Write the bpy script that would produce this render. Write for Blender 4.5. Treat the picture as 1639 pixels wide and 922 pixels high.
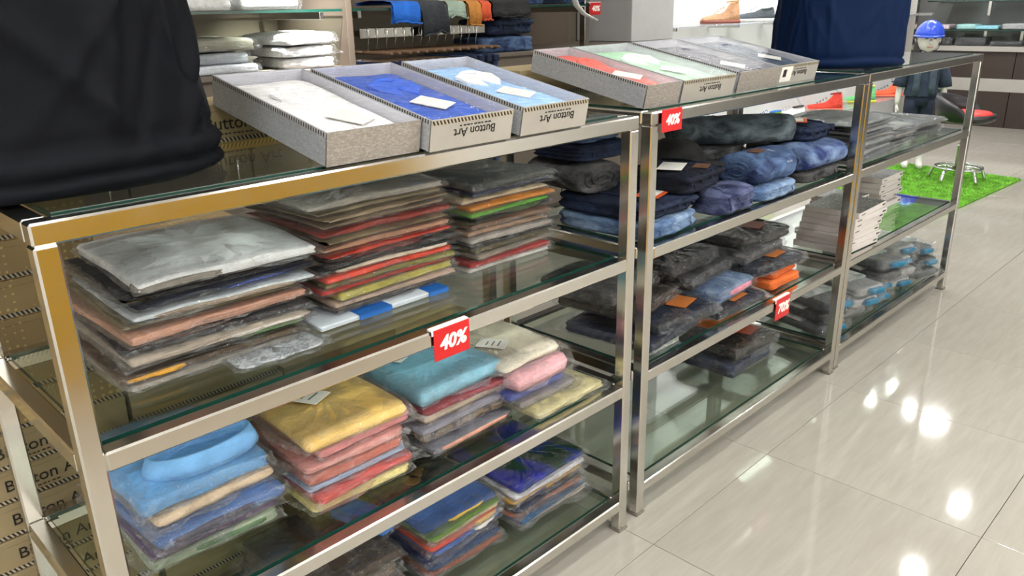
import bpy, math, random
from mathutils import Vector, Matrix
# ------------------------------------------------------------------ scene, camera, light
for o in list(bpy.data.objects): bpy.data.objects.remove(o)
SC = bpy.context.scene
COL = SC.collection
SC.view_settings.view_transform = 'Standard'
SC.view_settings.look = 'None'
SC.view_settings.gamma = 1.0
SC.view_settings.use_curve_mapping = False
SC.view_settings.exposure = 0.15
SC.cycles.transparent_max_bounces = 32
SC.cycles.max_bounces = 10
SC.cycles.glossy_bounces = 6
SC.cycles.caustics_reflective = False
SC.cycles.caustics_refractive = False
SC.cycles.sample_clamp_indirect = 6.0

# camera solved from the rack edges (pixels of the 1639 x 922 frame)
F_PX, PITCH, ROLL, YAW = 1279.94, -0.3388, -0.0206, 0.7857
CAM = Vector((-0.2487, -1.0619, 1.3145))
fwd = Vector((math.sin(YAW)*math.cos(PITCH), math.cos(YAW)*math.cos(PITCH), math.sin(PITCH)))
rgt = Vector((math.cos(YAW), -math.sin(YAW), 0.0))
upv = rgt.cross(fwd)
c_, s_ = math.cos(ROLL), math.sin(ROLL)
r2 = rgt*c_ + upv*s_; u2 = -rgt*s_ + upv*c_
cd = bpy.data.cameras.new('camera'); cam = bpy.data.objects.new('camera', cd); COL.objects.link(cam)
cam.matrix_world = Matrix(((r2.x, u2.x, -fwd.x, CAM.x), (r2.y, u2.y, -fwd.y, CAM.y), (r2.z, u2.z, -fwd.z, CAM.z), (0, 0, 0, 1)))
cd.sensor_width = 36.0; cd.lens = F_PX*36.0/1639.0; cd.clip_start = 0.02; cd.clip_end = 100
SC.camera = cam

W = bpy.data.worlds.new('world'); SC.world = W; W.use_nodes = True
W.node_tree.nodes['Background'].inputs[0].default_value = (0.9, 0.95, 1.0, 1)
W.node_tree.nodes['Background'].inputs[1].default_value = 0.15

CEIL = 2.8
LAMP_W = 13.0
# recessed ceiling lamps (x, y, radius, watts): the ones mirrored in the floor, then the rest of the shop
LAMPS = [(7.88, 1.04, .15, 26), (7.97, 1.69, .05, 9), (7.99, 1.29, .05, 9), (6.52, .36, .06, 12), (5.80, .35, .06, 12), (5.39, .34, .06, 12),
         (5.75, 1.50, .05, 10), (5.35, 1.12, .05, 10), (5.35, .79, .05, 10), (8.37, 1.61, .05, 9),
         (-1.6, -2.9, .08, 30), (0.0, -2.9, .08, 34), (1.6, -2.9, .08, 34), (3.2, -2.9, .08, 30), (5.0, -2.9, .08, 16), (7.0, -2.9, .08, 8),
         (-1.6, -1.5, .08, 16), (-.5, -1.6, .08, 18), (0.7, -1.6, .08, 18), (1.9, -1.6, .08, 18), (3.2, -1.5, .08, 16), (5.0, -1.4, .08, 12), (7.2, -1.2, .08, 8),
         (-.9, -.35, .08, 10), (0.2, -.35, .08, 9), (1.3, -.35, .08, 8), (2.5, -.35, .08, 8), (3.8, -.35, .08, 9),
         (-1.4, 1.2, .08, 10), (0.6, 1.15, .08, 6), (2.4, 1.15, .08, 5), (4.0, 1.1, .08, 8)]
def area(name, loc, rot, sx, sy, watts, color=(1, .99, .975), shape='RECTANGLE', spread=math.pi):
    l = bpy.data.lights.new(name, 'AREA'); l.shape = shape; l.size = sx
    if shape in ('RECTANGLE', 'ELLIPSE'): l.size_y = sy
    l.energy = watts; l.color = color; l.spread = spread
    o = bpy.data.objects.new(name, l); COL.objects.link(o); o.location = loc; o.rotation_euler = rot
    return o
for i, (x, y, r, wt) in enumerate(LAMPS):
    area('ceiling_lamp_light', (x, y, CEIL-.03), (0, 0, 0), r*2, r*2, wt*.55, shape='DISK', spread=math.radians(150))
# wall-washing strips above the back shelves and the shoe wall
area('wall_wash_light', (1.3, 1.75, 2.55), (math.radians(38), 0, 0), 2.6, .06, 5)
area('wall_wash_light', (3.2, 1.75, 2.55), (math.radians(38), 0, 0), 1.4, .06, 4)
area('shoe_strip_light', (6.6, 1.75, 2.55), (math.radians(38), 0, 0), 4.4, .06, 50)

# added, unseen strips: wash the opposite and near-end walls for soft frontal fill
area('wall_wash_light', (2.0, -3.45, 2.6), (math.radians(-40), 0, 0), 7.0, .06, 165)
area('wall_wash_light', (-1.75, -1.2, 2.6), (0, math.radians(40), 0), .06, 4.0, 65)

# ------------------------------------------------------------------ materials
MATS = {}
def _nt(name):
    m = bpy.data.materials.new(name); m.use_nodes = True
    nt = m.node_tree; nt.nodes.clear()
    out = nt.nodes.new('ShaderNodeOutputMaterial')
    return m, nt, out
def N(nt, t, **kw):
    n = nt.nodes.new(t)
    for k, v in kw.items():
        if k in n.inputs.keys(): n.inputs[k].default_value = v
        else: setattr(n, k, v)
    return n
def L(nt, a, b): nt.links.new(a, b)
def noise(nt, scale, detail=3, rough=.55, coord='Object', stretch=None, dist=0):
    tc = N(nt, 'ShaderNodeTexCoord'); n = N(nt, 'ShaderNodeTexNoise'); n.inputs['Scale'].default_value = scale
    n.inputs['Detail'].default_value = detail; n.inputs['Roughness'].default_value = rough; n.inputs['Distortion'].default_value = dist
    if stretch:
        mp = N(nt, 'ShaderNodeMapping'); mp.inputs['Scale'].default_value = stretch
        L(nt, tc.outputs[coord], mp.inputs[0]); L(nt, mp.outputs[0], n.inputs['Vector'])
    else: L(nt, tc.outputs[coord], n.inputs['Vector'])
    return n
def ramp(nt, src, stops):
    r = N(nt, 'ShaderNodeValToRGB'); e = r.color_ramp.elements
    e[0].position, e[0].color = stops[0][0], (*stops[0][1], 1); e[1].position, e[1].color = stops[-1][0], (*stops[-1][1], 1)
    for p, c in stops[1:-1]:
        k = e.new(p); k.color = (*c, 1)
    L(nt, src, r.inputs[0]); return r
def lin(c):  # sRGB 0-255 to linear
    return tuple(((v/255)/12.92 if v/255 <= .04045 else ((v/255+.055)/1.055)**2.4) for v in c)
def prin(nt, out, rough=.5, metal=0.0, spec=.5, **kw):
    b = N(nt, 'ShaderNodeBsdfPrincipled'); b.inputs['Roughness'].default_value = rough; b.inputs['Metallic'].default_value = metal
    b.inputs['Specular IOR Level'].default_value = spec
    L(nt, b.outputs[0], out.inputs[0]); return b
def bump(nt, b, src, strength, dist=.002):
    bp = N(nt, 'ShaderNodeBump'); bp.inputs['Strength'].default_value = strength; bp.inputs['Distance'].default_value = dist
    L(nt, src, bp.inputs['Height']); L(nt, bp.outputs[0], b.inputs['Normal']); return bp
def plain(name, rgb, rough=.5, metal=0.0, var=.12, nscale=14, bs=0.0, bscale=60, spec=.5, sheen=0):
    if name in MATS: return MATS[name]
    m, nt, out = _nt(name); b = prin(nt, out, rough, metal, spec)
    c = lin(rgb); n = noise(nt, nscale)
    r = ramp(nt, n.outputs['Fac'], [(.3, tuple(max(0, v*(1-var)) for v in c)), (.7, tuple(min(1, v*(1+var)) for v in c))])
    L(nt, r.outputs[0], b.inputs['Base Color'])
    if bs: bump(nt, b, noise(nt, bscale).outputs['Fac'], bs)
    if sheen: b.inputs['Sheen Weight'].default_value = sheen
    MATS[name] = m; return m
def fabric(rgb):
    gy = sum(rgb)/3; rgb = tuple(int(v*.86+gy*.14) for v in rgb)
    k = 'fabric_%d_%d_%d' % tuple(rgb)
    if k in MATS: return MATS[k]
    m, nt, out = _nt(k); b = prin(nt, out, .85, 0, .25); c = tuple(min(.92, v*1.35+.004) for v in lin(rgb))
    n = noise(nt, 18, 4)
    r = ramp(nt, n.outputs['Fac'], [(.3, tuple(v*.8 for v in c)), (.7, tuple(min(1, v*1.15) for v in c))])
    L(nt, r.outputs[0], b.inputs['Base Color'])
    f = noise(nt, 26, 5, .6, stretch=(1, 1, 2.2), dist=.6); bump(nt, b, f.outputs['Fac'], .7, .009)
    b.inputs['Sheen Weight'].default_value = .04
    MATS[k] = m; return m
def printed(rgb, rgb2, scale=9):
    k = 'print_%d_%d_%d_%d' % (*rgb, rgb2[0])
    if k in MATS: return MATS[k]
    m, nt, out = _nt(k); b = prin(nt, out, .8, 0, .3)
    n = noise(nt, scale, 2, .5, dist=1.2)
    r = ramp(nt, n.outputs['Fac'], [(.46, lin(rgb)), (.54, lin(rgb2))])
    L(nt, r.outputs[0], b.inputs['Base Color']); bump(nt, b, noise(nt, 26, 5, dist=.6).outputs['Fac'], .5, .005)
    MATS[k] = m; return m
def denim(dark, light, k):
    dark, light = (tuple(v*.78+sum(c)/3*.22 for v in c) for c in (dark, light))
    k = 'denim_' + k
    if k in MATS: return MATS[k]
    m, nt, out = _nt(k); b = prin(nt, out, .85, 0, .2)
    n = noise(nt, 11, 4, .55, stretch=(1, 1, 1.8), dist=.9); r = ramp(nt, n.outputs['Fac'], [(.36, tuple(v*1.0+.002 for v in lin(dark))), (.70, tuple(min(1, v*1.12) for v in lin(light)))])
    tw = noise(nt, 300, 2, stretch=(1, 3, 1)); mx = N(nt, 'ShaderNodeMixRGB'); mx.blend_type = 'MULTIPLY'; mx.inputs[0].default_value = .25
    L(nt, r.outputs[0], mx.inputs[1]); L(nt, tw.outputs['Fac'], mx.inputs[2])
    L(nt, mx.outputs[0], b.inputs['Base Color'])
    f = noise(nt, 22, 5, .6, stretch=(.7, 1, 2), dist=.8); bump(nt, b, f.outputs['Fac'], .9, .012)
    MATS[k] = m; return m
def facing(nt, power, lo, hi, normal=None):
    lw = N(nt, 'ShaderNodeLayerWeight'); lw.inputs['Blend'].default_value = .5
    if normal: L(nt, normal, lw.inputs['Normal'])
    p = N(nt, 'ShaderNodeMath', operation='POWER'); L(nt, lw.outputs['Facing'], p.inputs[0]); p.inputs[1].default_value = power
    q = N(nt, 'ShaderNodeMath', operation='MULTIPLY_ADD'); L(nt, p.outputs[0], q.inputs[0]); q.inputs[1].default_value = hi-lo; q.inputs[2].default_value = lo
    return q
def clear(name, tint=(.96, .98, .97), rough=.02, lo=.04, hi=1.0, power=5, bs=0, bscale=30, haze=0.0, crease=0.0):
    if name in MATS: return MATS[name]
    m, nt, out = _nt(name)
    t = N(nt, 'ShaderNodeBsdfTransparent'); t.inputs[0].default_value = (*tint, 1)
    g = N(nt, 'ShaderNodeBsdfGlossy'); g.inputs['Roughness'].default_value = rough; g.inputs[0].default_value = (.95, .97, 1, 1)
    nrm = None
    if bs:
        bp = N(nt, 'ShaderNodeBump'); bp.inputs['Strength'].default_value = bs; bp.inputs['Distance'].default_value = .01
        L(nt, noise(nt, bscale, 4, .6, stretch=(1, 1.6, 1), dist=1.5).outputs['Fac'], bp.inputs['Height']); nrm = bp.outputs[0]; L(nt, nrm, g.inputs['Normal'])
    first = t
    if haze:
        d = N(nt, 'ShaderNodeBsdfDiffuse'); d.inputs[0].default_value = (.8, .82, .85, 1)
        mh = N(nt, 'ShaderNodeMixShader'); mh.inputs[0].default_value = haze
        if crease:   # thin whitened crease lines of crumpled film
            rn_ = noise(nt, 16, 3, .55, stretch=(1, 1.7, 1), dist=1.2); sb = N(nt, 'ShaderNodeMath', operation='SUBTRACT'); L(nt, rn_.outputs['Fac'], sb.inputs[0]); sb.inputs[1].default_value = .5
            ab = N(nt, 'ShaderNodeMath', operation='ABSOLUTE'); L(nt, sb.outputs[0], ab.inputs[0]); mr = N(nt, 'ShaderNodeMapRange'); mr.inputs[1].default_value = 0; mr.inputs[2].default_value = .022; mr.inputs[3].default_value = crease; mr.inputs[4].default_value = haze
            L(nt, ab.outputs[0], mr.inputs[0]); L(nt, mr.outputs[0], mh.inputs[0])
        L(nt, t.outputs[0], mh.inputs[1]); L(nt, d.outputs[0], mh.inputs[2]); first = mh
    mx = N(nt, 'ShaderNodeMixShader'); L(nt, facing(nt, power, lo, hi, nrm).outputs[0], mx.inputs[0])
    L(nt, first.outputs[0], mx.inputs[1]); L(nt, g.outputs[0], mx.inputs[2]); L(nt, mx.outputs[0], out.inputs[0])
    MATS[name] = m; return m
def emit(name, rgb, strength):
    if name in MATS: return MATS[name]
    m, nt, out = _nt(name); e = N(nt, 'ShaderNodeEmission'); e.inputs[0].default_value = (*lin(rgb), 1); e.inputs[1].default_value = strength
    L(nt, e.outputs[0], out.inputs[0]); MATS[name] = m; return m
def steel(name='brushed_steel', rgb=(212, 209, 203), rough=.17):
    if name in MATS: return MATS[name]
    m, nt, out = _nt(name); b = prin(nt, out, rough, 1.0); b.inputs['Base Color'].default_value = (*lin(rgb), 1)
    n = noise(nt, 40, 3, stretch=(1, 1, 1)); mr = N(nt, 'ShaderNodeMapRange'); mr.inputs[3].default_value = rough*.7; mr.inputs[4].default_value = rough*1.4
    L(nt, n.outputs['Fac'], mr.inputs[0]); L(nt, mr.outputs[0], b.inputs['Roughness'])
    bump(nt, b, noise(nt, 9, 2).outputs['Fac'], .05, .004)
    MATS[name] = m; return m
def tile_mat():
    m, nt, out = _nt('polished_tile'); b = prin(nt, out, .07, 0, .5)
    n = noise(nt, 3.2, 5, .6, 'Generated', (1, 9, 1), .5)
    oi = N(nt, 'ShaderNodeObjectInfo'); ad = N(nt, 'ShaderNodeMath', operation='MULTIPLY_ADD'); L(nt, oi.outputs['Random'], ad.inputs[0]); ad.inputs[1].default_value = .16; L(nt, n.outputs['Fac'], ad.inputs[2])
    r = ramp(nt, ad.outputs[0], [(.3, lin((160, 155, 145))), (.8, lin((172, 168, 158)))])
    L(nt, r.outputs[0], b.inputs['Base Color']); bump(nt, b, noise(nt, 5, 2, coord='Generated').outputs['Fac'], .02, .01)
    return m
def stripes(name, a, bcol, scale, slant=.35, axis='X'):
    """printed diagonal dashes"""
    if name in MATS: return MATS[name]
    m, nt, out = _nt(name); b = prin(nt, out, .5)
    tc = N(nt, 'ShaderNodeTexCoord'); w = N(nt, 'ShaderNodeTexWave'); w.wave_type = 'BANDS'; w.bands_direction = axis
    w.inputs['Scale'].default_value = scale; mp = N(nt, 'ShaderNodeMapping'); mp.inputs['Rotation'].default_value = (0, slant if axis == 'X' else 0, 0)
    L(nt, tc.outputs['Object'], mp.inputs[0]); L(nt, mp.outputs[0], w.inputs['Vector'])
    r = ramp(nt, w.outputs['Fac'], [(.49, lin(a)), (.51, lin(bcol))]); L(nt, r.outputs[0], b.inputs['Base Color'])
    MATS[name] = m; return m
def patterned(name, a, bcol, scale=60, rough=.3, metal=.0):
    """silver paper covered with tiny print"""
    if name in MATS: return MATS[name]
    m, nt, out = _nt(name); b = prin(nt, out, rough, metal)
    n = noise(nt, scale, 2, .6, stretch=(1, 1, 2.4), dist=2); r = ramp(nt, n.outputs['Fac'], [(.48, lin(a)), (.58, lin(bcol))])
    L(nt, r.outputs[0], b.inputs['Base Color']); MATS[name] = m; return m
def dotted(name, a, bcol):
    if name in MATS: return MATS[name]
    m, nt, out = _nt(name); b = prin(nt, out, .5)
    tc = N(nt, 'ShaderNodeTexCoord'); v = N(nt, 'ShaderNodeTexVoronoi'); v.inputs['Scale'].default_value = 70; v.inputs['Randomness'].default_value = .25
    L(nt, tc.outputs['Object'], v.inputs['Vector']); big = noise(nt, 7, 2)
    ad = N(nt, 'ShaderNodeMath', operation='ADD'); L(nt, v.outputs['Distance'], ad.inputs[0]); L(nt, big.outputs['Fac'], ad.inputs[1])
    r = ramp(nt, ad.outputs[0], [(.72, lin(bcol)), (.78, lin(a))]); L(nt, r.outputs[0], b.inputs['Base Color']); MATS[name] = m; return m

STEEL = steel()
GLASS = clear('shelf_glass', (.865, .915, .87), .01, .05, 1.0, 4.6)
GEDGE = plain('glass_edge', (22, 62, 52), .08, 0, .3, 4, spec=.8)
BAG = clear('clear_polybag', (.985, .985, .985), .05, .05, .6, 3.2, .9, 38, .012, .16)
FILM = clear('cellophane', (.985, .985, .99), .06, .03, .55, 4.0, .35, 16, .01, .15)
WHITE = plain('white_card', (236, 234, 228), .6, 0, .05)
BLACK = plain('black_ink', (22, 20, 20), .6, 0, .05)
RED = plain('red_sign', (196, 26, 30), .35, 0, .04)
KRAFT = plain('kraft_card', (150, 134, 100), .7, 0, .12, 6)
CHROME = steel('chrome', (225, 225, 228), .08)
DARKBR = plain('dark_wood', (58, 47, 42), .45, 0, .12, 5)

# ------------------------------------------------------------------ mesh helpers
class MB:
    def __init__(s): s.v = []; s.f = []; s.m = []; s.sm = []
    def add(s, vs, fs, mi=0, smooth=False):
        b = len(s.v); s.v += [tuple(p) for p in vs]
        for f in fs: s.f.append(tuple(b+i for i in f)); s.m.append(mi); s.sm.append(smooth)
        return s
    def box(s, x0, x1, y0, y1, z0, z1, mi=0, bev=0.0):
        if bev <= 0:
            vs = [(x, y, z) for z in (z0, z1) for y in (y0, y1) for x in (x0, x1)]
            return s.add(vs, [(0, 2, 3, 1), (4, 5, 7, 6), (0, 1, 5, 4), (2, 6, 7, 3), (0, 4, 6, 2), (1, 3, 7, 5)], mi)
        xs, ys, zs = (x0, x1), (y0, y1), (z0, z1); b = min(bev, (x1-x0)*.49, (y1-y0)*.49, (z1-z0)*.49)
        vs = []; idx = {}
        for i in (0, 1):
            for j in (0, 1):
                for k in (0, 1):
                    si, sj, sk = (1, -1)[i], (1, -1)[j], (1, -1)[k]
                    for a in range(3):
                        p = [xs[i]+si*b, ys[j]+sj*b, zs[k]+sk*b]; p[a] = (xs[i], ys[j], zs[k])[a]
                        idx[i, j, k, a] = len(vs); vs.append(tuple(p))
        fs = []
        for a in range(3):
            o = [q for q in range(3) if q != a]
            for sd in (0, 1):
                q = []
                for (u, w) in ((0, 0), (1, 0), (1, 1), (0, 1)):
                    key = [0, 0, 0]; key[a] = sd; key[o[0]] = u; key[o[1]] = w; q.append(idx[(*key, a)])
                fs.append(q)
        for a in range(3):  # edges along axis a
            o = [q for q in range(3) if q != a]
            for u in (0, 1):
                for w in (0, 1):
                    k0 = [0, 0, 0]; k0[o[0]] = u; k0[o[1]] = w; k1 = list(k0); k1[a] = 1
                    fs.append([idx[(*k0, o[0])], idx[(*k0, o[1])], idx[(*k1, o[1])], idx[(*k1, o[0])]])
        for i in (0, 1):
            for j in (0, 1):
                for k in (0, 1): fs.append([idx[i, j, k, 0], idx[i, j, k, 1], idx[i, j, k, 2]])
        return s.add(vs, fs, mi)
    def rings(s, rings, mi=0, smooth=True, cap0=True, cap1=True, closed=True):
        n = len(rings[0]); b = len(s.v)
        for r in rings: s.v += [tuple(p) for p in r]
        m = n if closed else n-1
        for k in range(len(rings)-1):
            for i in range(m):
                j = (i+1) % n
                s.f.append((b+k*n+i, b+k*n+j, b+(k+1)*n+j, b+(k+1)*n+i)); s.m.append(mi); s.sm.append(smooth)
        for cap, k in ((cap0, 0), (cap1, len(rings)-1)):
            if cap:
                r = rings[k]; c = tuple(sum(p[a] for p in r)/n for a in range(3)); ci = len(s.v); s.v.append(c)
                for i in range(n):
                    j = (i+1) % n; q = (b+k*n+i, b+k*n+j, ci)
                    s.f.append(q if k else q[::-1]); s.m.append(mi); s.sm.append(smooth)
        return s
    def tube(s, pts, rad, n=8, mi=0, smooth=True, flat=1.0):
        pts = [Vector(p) for p in pts]
        if not hasattr(rad, '__len__'): rad = [rad]*len(pts)
        rings = []; prev = None
        for i, p in enumerate(pts):
            t = (pts[min(i+1, len(pts)-1)]-pts[max(i-1, 0)]).normalized()
            if prev is None:
                a = Vector((0, 0, 1)) if abs(t.z) < .9 else Vector((1, 0, 0))
                u = t.cross(a).normalized()
            else:
                u = (prev-t*prev.dot(t)); u = u.normalized() if u.length > 1e-6 else t.orthogonal().normalized()
            prev = u; w = t.cross(u)
            rings.append([p+u*math.cos(2*math.pi*k/n)*rad[i]+w*math.sin(2*math.pi*k/n)*rad[i]*flat for k in range(n)])
        return s.rings(rings, mi, smooth)
    def lathe(s, prof, n=20, mi=0, cx=0, cy=0, smooth=True):
        return s.rings([[(cx+r*math.cos(2*math.pi*k/n), cy+r*math.sin(2*math.pi*k/n), z) for k in range(n)] for r, z in prof], mi, smooth)
    def mesh(s, name, mats):
        me = bpy.data.meshes.new(name); me.from_pydata(s.v, [], s.f)
        for m in mats: me.materials.append(m)
        me.polygons.foreach_set('material_index', s.m); me.polygons.foreach_set('use_smooth', s.sm)
        me.update(); return me
def link(name, me, parent=None, loc=(0, 0, 0), rz=0.0, rot=None):
    o = bpy.data.objects.new(name, me); COL.objects.link(o)
    if parent: o.parent = parent
    o.location = loc; o.rotation_euler = rot or (0, 0, rz); return o
def obj(name, mb, mats, parent=None, loc=(0, 0, 0), rz=0.0, rot=None):
    if not isinstance(mats, (list, tuple)): mats = [mats]
    return link(name, mb.mesh(name, mats), parent, loc, rz, rot)
def tag(o, label=None, cat=None, group=None, kind=None):
    if label: o['label'] = label
    if cat: o['category'] = cat
    if group: o['group'] = group
    if kind: o['kind'] = kind
    return o
def thing(name, label, cat, loc=(0, 0, 0), rz=0.0, group=None, rot=None):
    return tag(link(name, None, None, loc, rz, rot), label, cat, group)
TXT = {}
def text_mesh(s, size, mat, depth=.0006, shear=0.0, offset=0.0):
    k = (s, size, mat.name)
    if k not in TXT:
        c = bpy.data.curves.new('lettering', 'FONT'); c.body = s; c.size = size; c.extrude = depth; c.shear = shear; c.offset = offset
        c.align_x = 'CENTER'; c.align_y = 'CENTER'; c.resolution_u = 3
        t = bpy.data.objects.new('t', c); COL.objects.link(t); bpy.context.view_layer.update()
        me = bpy.data.meshes.new_from_object(t.evaluated_get(bpy.context.evaluated_depsgraph_get()))
        bpy.data.objects.remove(t); me.materials.clear(); me.materials.append(mat); TXT[k] = me
    return TXT[k]

def wob(seed, n=4, f=1.0):
    r = random.Random(seed); ks = [(r.uniform(.6, 2.6)*f*(i+1)*.7, r.uniform(0, 6.28), r.uniform(.4, 1)/(i+1)) for i in range(n)]
    return lambda t: sum(a*math.sin(k*t+p) for k, p, a in ks)/1.4
def perim(a, b, r, M):
    """M points round a rectangle half-size a, b with corner radius r (three points on every corner)"""
    na = max(1, round((M-12)/2*a/(a+b))); nb = max(1, (M-12)//2-na); out = []
    cs = [(a-r, -b+r, -90), (a-r, b-r, 0), (-a+r, b-r, 90), (-a+r, -b+r, 180)]; ns = [nb, na, nb, na]
    for k, (cx, cy, a0) in enumerate(cs):
        arc = [(cx+r*math.cos(math.radians(a0+q)), cy+r*math.sin(math.radians(a0+q))) for q in (0, 45, 90)]
        nx, ny, n0 = cs[(k+1) % 4]; nxt = (nx+r*math.cos(math.radians(n0)), ny+r*math.sin(math.radians(n0)))
        out += arc; p = arc[-1]
        out += [(p[0]+(nxt[0]-p[0])*q/(ns[k]+1), p[1]+(nxt[1]-p[1])*q/(ns[k]+1)) for q in range(1, ns[k]+1)]
    return out
def slab(w, d, h, seed, layers=2, amp=.004, puff=.12, M=44, mi=0, r=.02, mb=None, z0=0.0, groove=.003):
    """a soft folded garment: rounded sides with fold lines, a gently puffed top"""
    mb = mb or MB(); a, b = w/2, d/2; per = perim(a, b, min(r, a*.8, b*.8), M); M = len(per)
    n1, n2, n3 = wob(seed, 4), wob(seed+7, 4), wob(seed+13, 3); rings = []
    def ring(inset, z, zf, k):
        out = []
        for i, (x, y) in enumerate(per):
            t = i/M*2*math.pi
            sx, sy = 1-inset/a, 1-inset/b
            e = amp*n1(round(math.cos(t), 5)*2.2+math.sin(t)*1.7+k*.9)
            X, Y = x*sx, y*sy; l = math.hypot(X, Y) or 1
            if inset < a*.6: X += X/l*e; Y += Y/l*e
            dz = h*.055*zf*(n2(X*14+k*.1)+n3(Y*13))
            if layers > 1 and 0 < zf < 1: dz += h*.05*n1(t*2+k)
            out.append((X, Y, z0+max(0, z+dz)))
        return out
    rings.append(ring(min(.012, a*.3), 0, 0, 0))
    for i in range(layers):
        za, zb = h*i/layers, h*(i+1)/layers
        rings.append(ring(groove if i else .004, za+h*.03, i/layers*.8, i))
        rings.append(ring(0, (za+zb)/2, (i+.5)/layers*.8, i))
    ht = h*(1-puff)
    rings.append(ring(.005, h*.93, .8, layers)); rings.append(ring(.016, h, .6, layers))
    rings.append(ring(min(a, b)*.45, h*(1+puff*.3), 1, layers)); rings.append(ring(min(a, b)*.8, h*(1+puff*.4), 1, layers))
    mb.rings(rings, mi, True); return mb
def bagmesh(w, d, h, seed, flap=.02):
    rn = random.Random(seed); a, b = w/2, d/2; per = perim(a, b, .004, 64); M = len(per); n1 = wob(seed+3, 4, 1.5)
    def ring(off, z, j, zj):
        out = []
        for i, (x, y) in enumerate(per):
            t = i/M*2*math.pi; l = math.hypot(x, y); o = off(t)+rn.uniform(-j, j)
            out.append((x+x/l*o, y+y/l*o, max(.0002, z+rn.uniform(-zj, zj))))
        return out
    mb = MB(); ph = rn.uniform(0, 6)
    fl = lambda t: .003+flap*max(0, n1(t*1.3+ph))
    R = [ring(lambda t: -.06, .0004, .003, 0), ring(lambda t: -.006, .0006, .003, 0), ring(lambda t: .002, h*.25, .002, h*.05), ring(fl, h*.42, .004, h*.12), ring(lambda t: .002, h*.62, .002, h*.05),
         ring(lambda t: -.004, h*.97, .003, h*.03), ring(lambda t: -.03, h*.99, .004, h*.02+.0004), ring(lambda t: -.08, h*1.0, .006, h*.02+.0004)]
    mb.rings(R, 0, False); return mb
ORD = ['top', 'second from top', 'third from top', 'fourth from top', 'fifth from top', 'sixth from top', 'seventh from top', 'eighth from top', 'ninth from top',
       'tenth from top', 'eleventh from top', 'twelfth from top', 'thirteenth from top', 'fourteenth from top', 'fifteenth from top', 'sixteenth from top']
SEED = [100]
def collar(parent, x, y, z, a, b, hgt, rgb, rz=0.0):
    """standing shirt collar: an open oval band with a folded-over outer leaf"""
    n = 28; mb = MB()
    def R(k, q, zz, lean=0):
        return [((a+q)*math.cos(2*math.pi*i/n), (b+q)*math.sin(2*math.pi*i/n), zz*(1-.35*(math.sin(2*math.pi*i/n) < -.2)*0)+lean*math.sin(2*math.pi*i/n)) for i in range(n)]
    mb.rings([R(0, -.004, .0), R(1, -.005, hgt*.7), R(2, -.002, hgt), R(3, .004, hgt*.98), R(4, .012, hgt*.45), R(5, .016, .001), R(6, .012, 0)], 0, True, False, False)
    c = obj('collar', mb, fabric(rgb), parent, (x, y, z), rz)
    return c
def hang_tag(parent, x, y, z, w, d, rz, mat=None, name='hang_tag', lines=True, rot=None):
    mb = MB().box(-w/2, w/2, -d/2, d/2, 0, .0015)
    t = obj(name, mb, mat or WHITE, parent, (x, y, z), rz, rot)
    if lines:
        q = MB()
        for k in range(3): q.box(-w*.3, w*.3*(1-.3*k), -d*.25+k*d*.2, -d*.25+k*d*.2+d*.05, .0016, .0019)
        obj('print', q, plain('grey_print', (120, 118, 112), .6), t)
    return t
def warped(mb, fn, off=(0, 0, 0)):
    if fn: mb.v = [(x, y, max(-off[2], z+fn(x+off[0], y+off[1]))) for x, y, z in mb.v]
    return mb
def pack(name, label, cat, group, cx, cy, z, w, d, h, rgb, rz=0.0, mat=None, bag=True, layers=2, col=None, tagat=None, accent=None, flap=.02, amp=.004, puff=.12, warp=None, r=.012):
    SEED[0] += 1; sd = SEED[0]
    t = thing(name, label, cat, (cx, cy, z), rz, group)
    g = obj('folded_cloth', warped(slab(w-.012, d-.012, h*.93, sd, layers, amp, puff, 56, r=r), warp), mat or fabric(rgb), t, (0, 0, .0008))
    if accent:
        ax0, ax1, ac = accent   # a differently coloured inner layer peeping out of the front edge
        aw = (ax1-ax0)*w
        pos = (-w/2+ax0*w+aw/2, -d/2+.0255, h*.28); obj('inner_layer', warped(slab(aw, .05, h*.40, sd+5, 2, .004, .05, 28, r=.022), warp, pos), fabric(ac), t, pos)
    if col: collar(t, col[0], col[1], h*.9, col[2], col[3], col[4], col[5])
    if tagat: hang_tag(t, tagat[0], tagat[1], h*1.06+.002, tagat[2], tagat[3], tagat[4])
    if bag: obj('plastic_bag', warped(bagmesh(w, d, h, sd, flap), warp), BAG, t)
    return t
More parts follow.
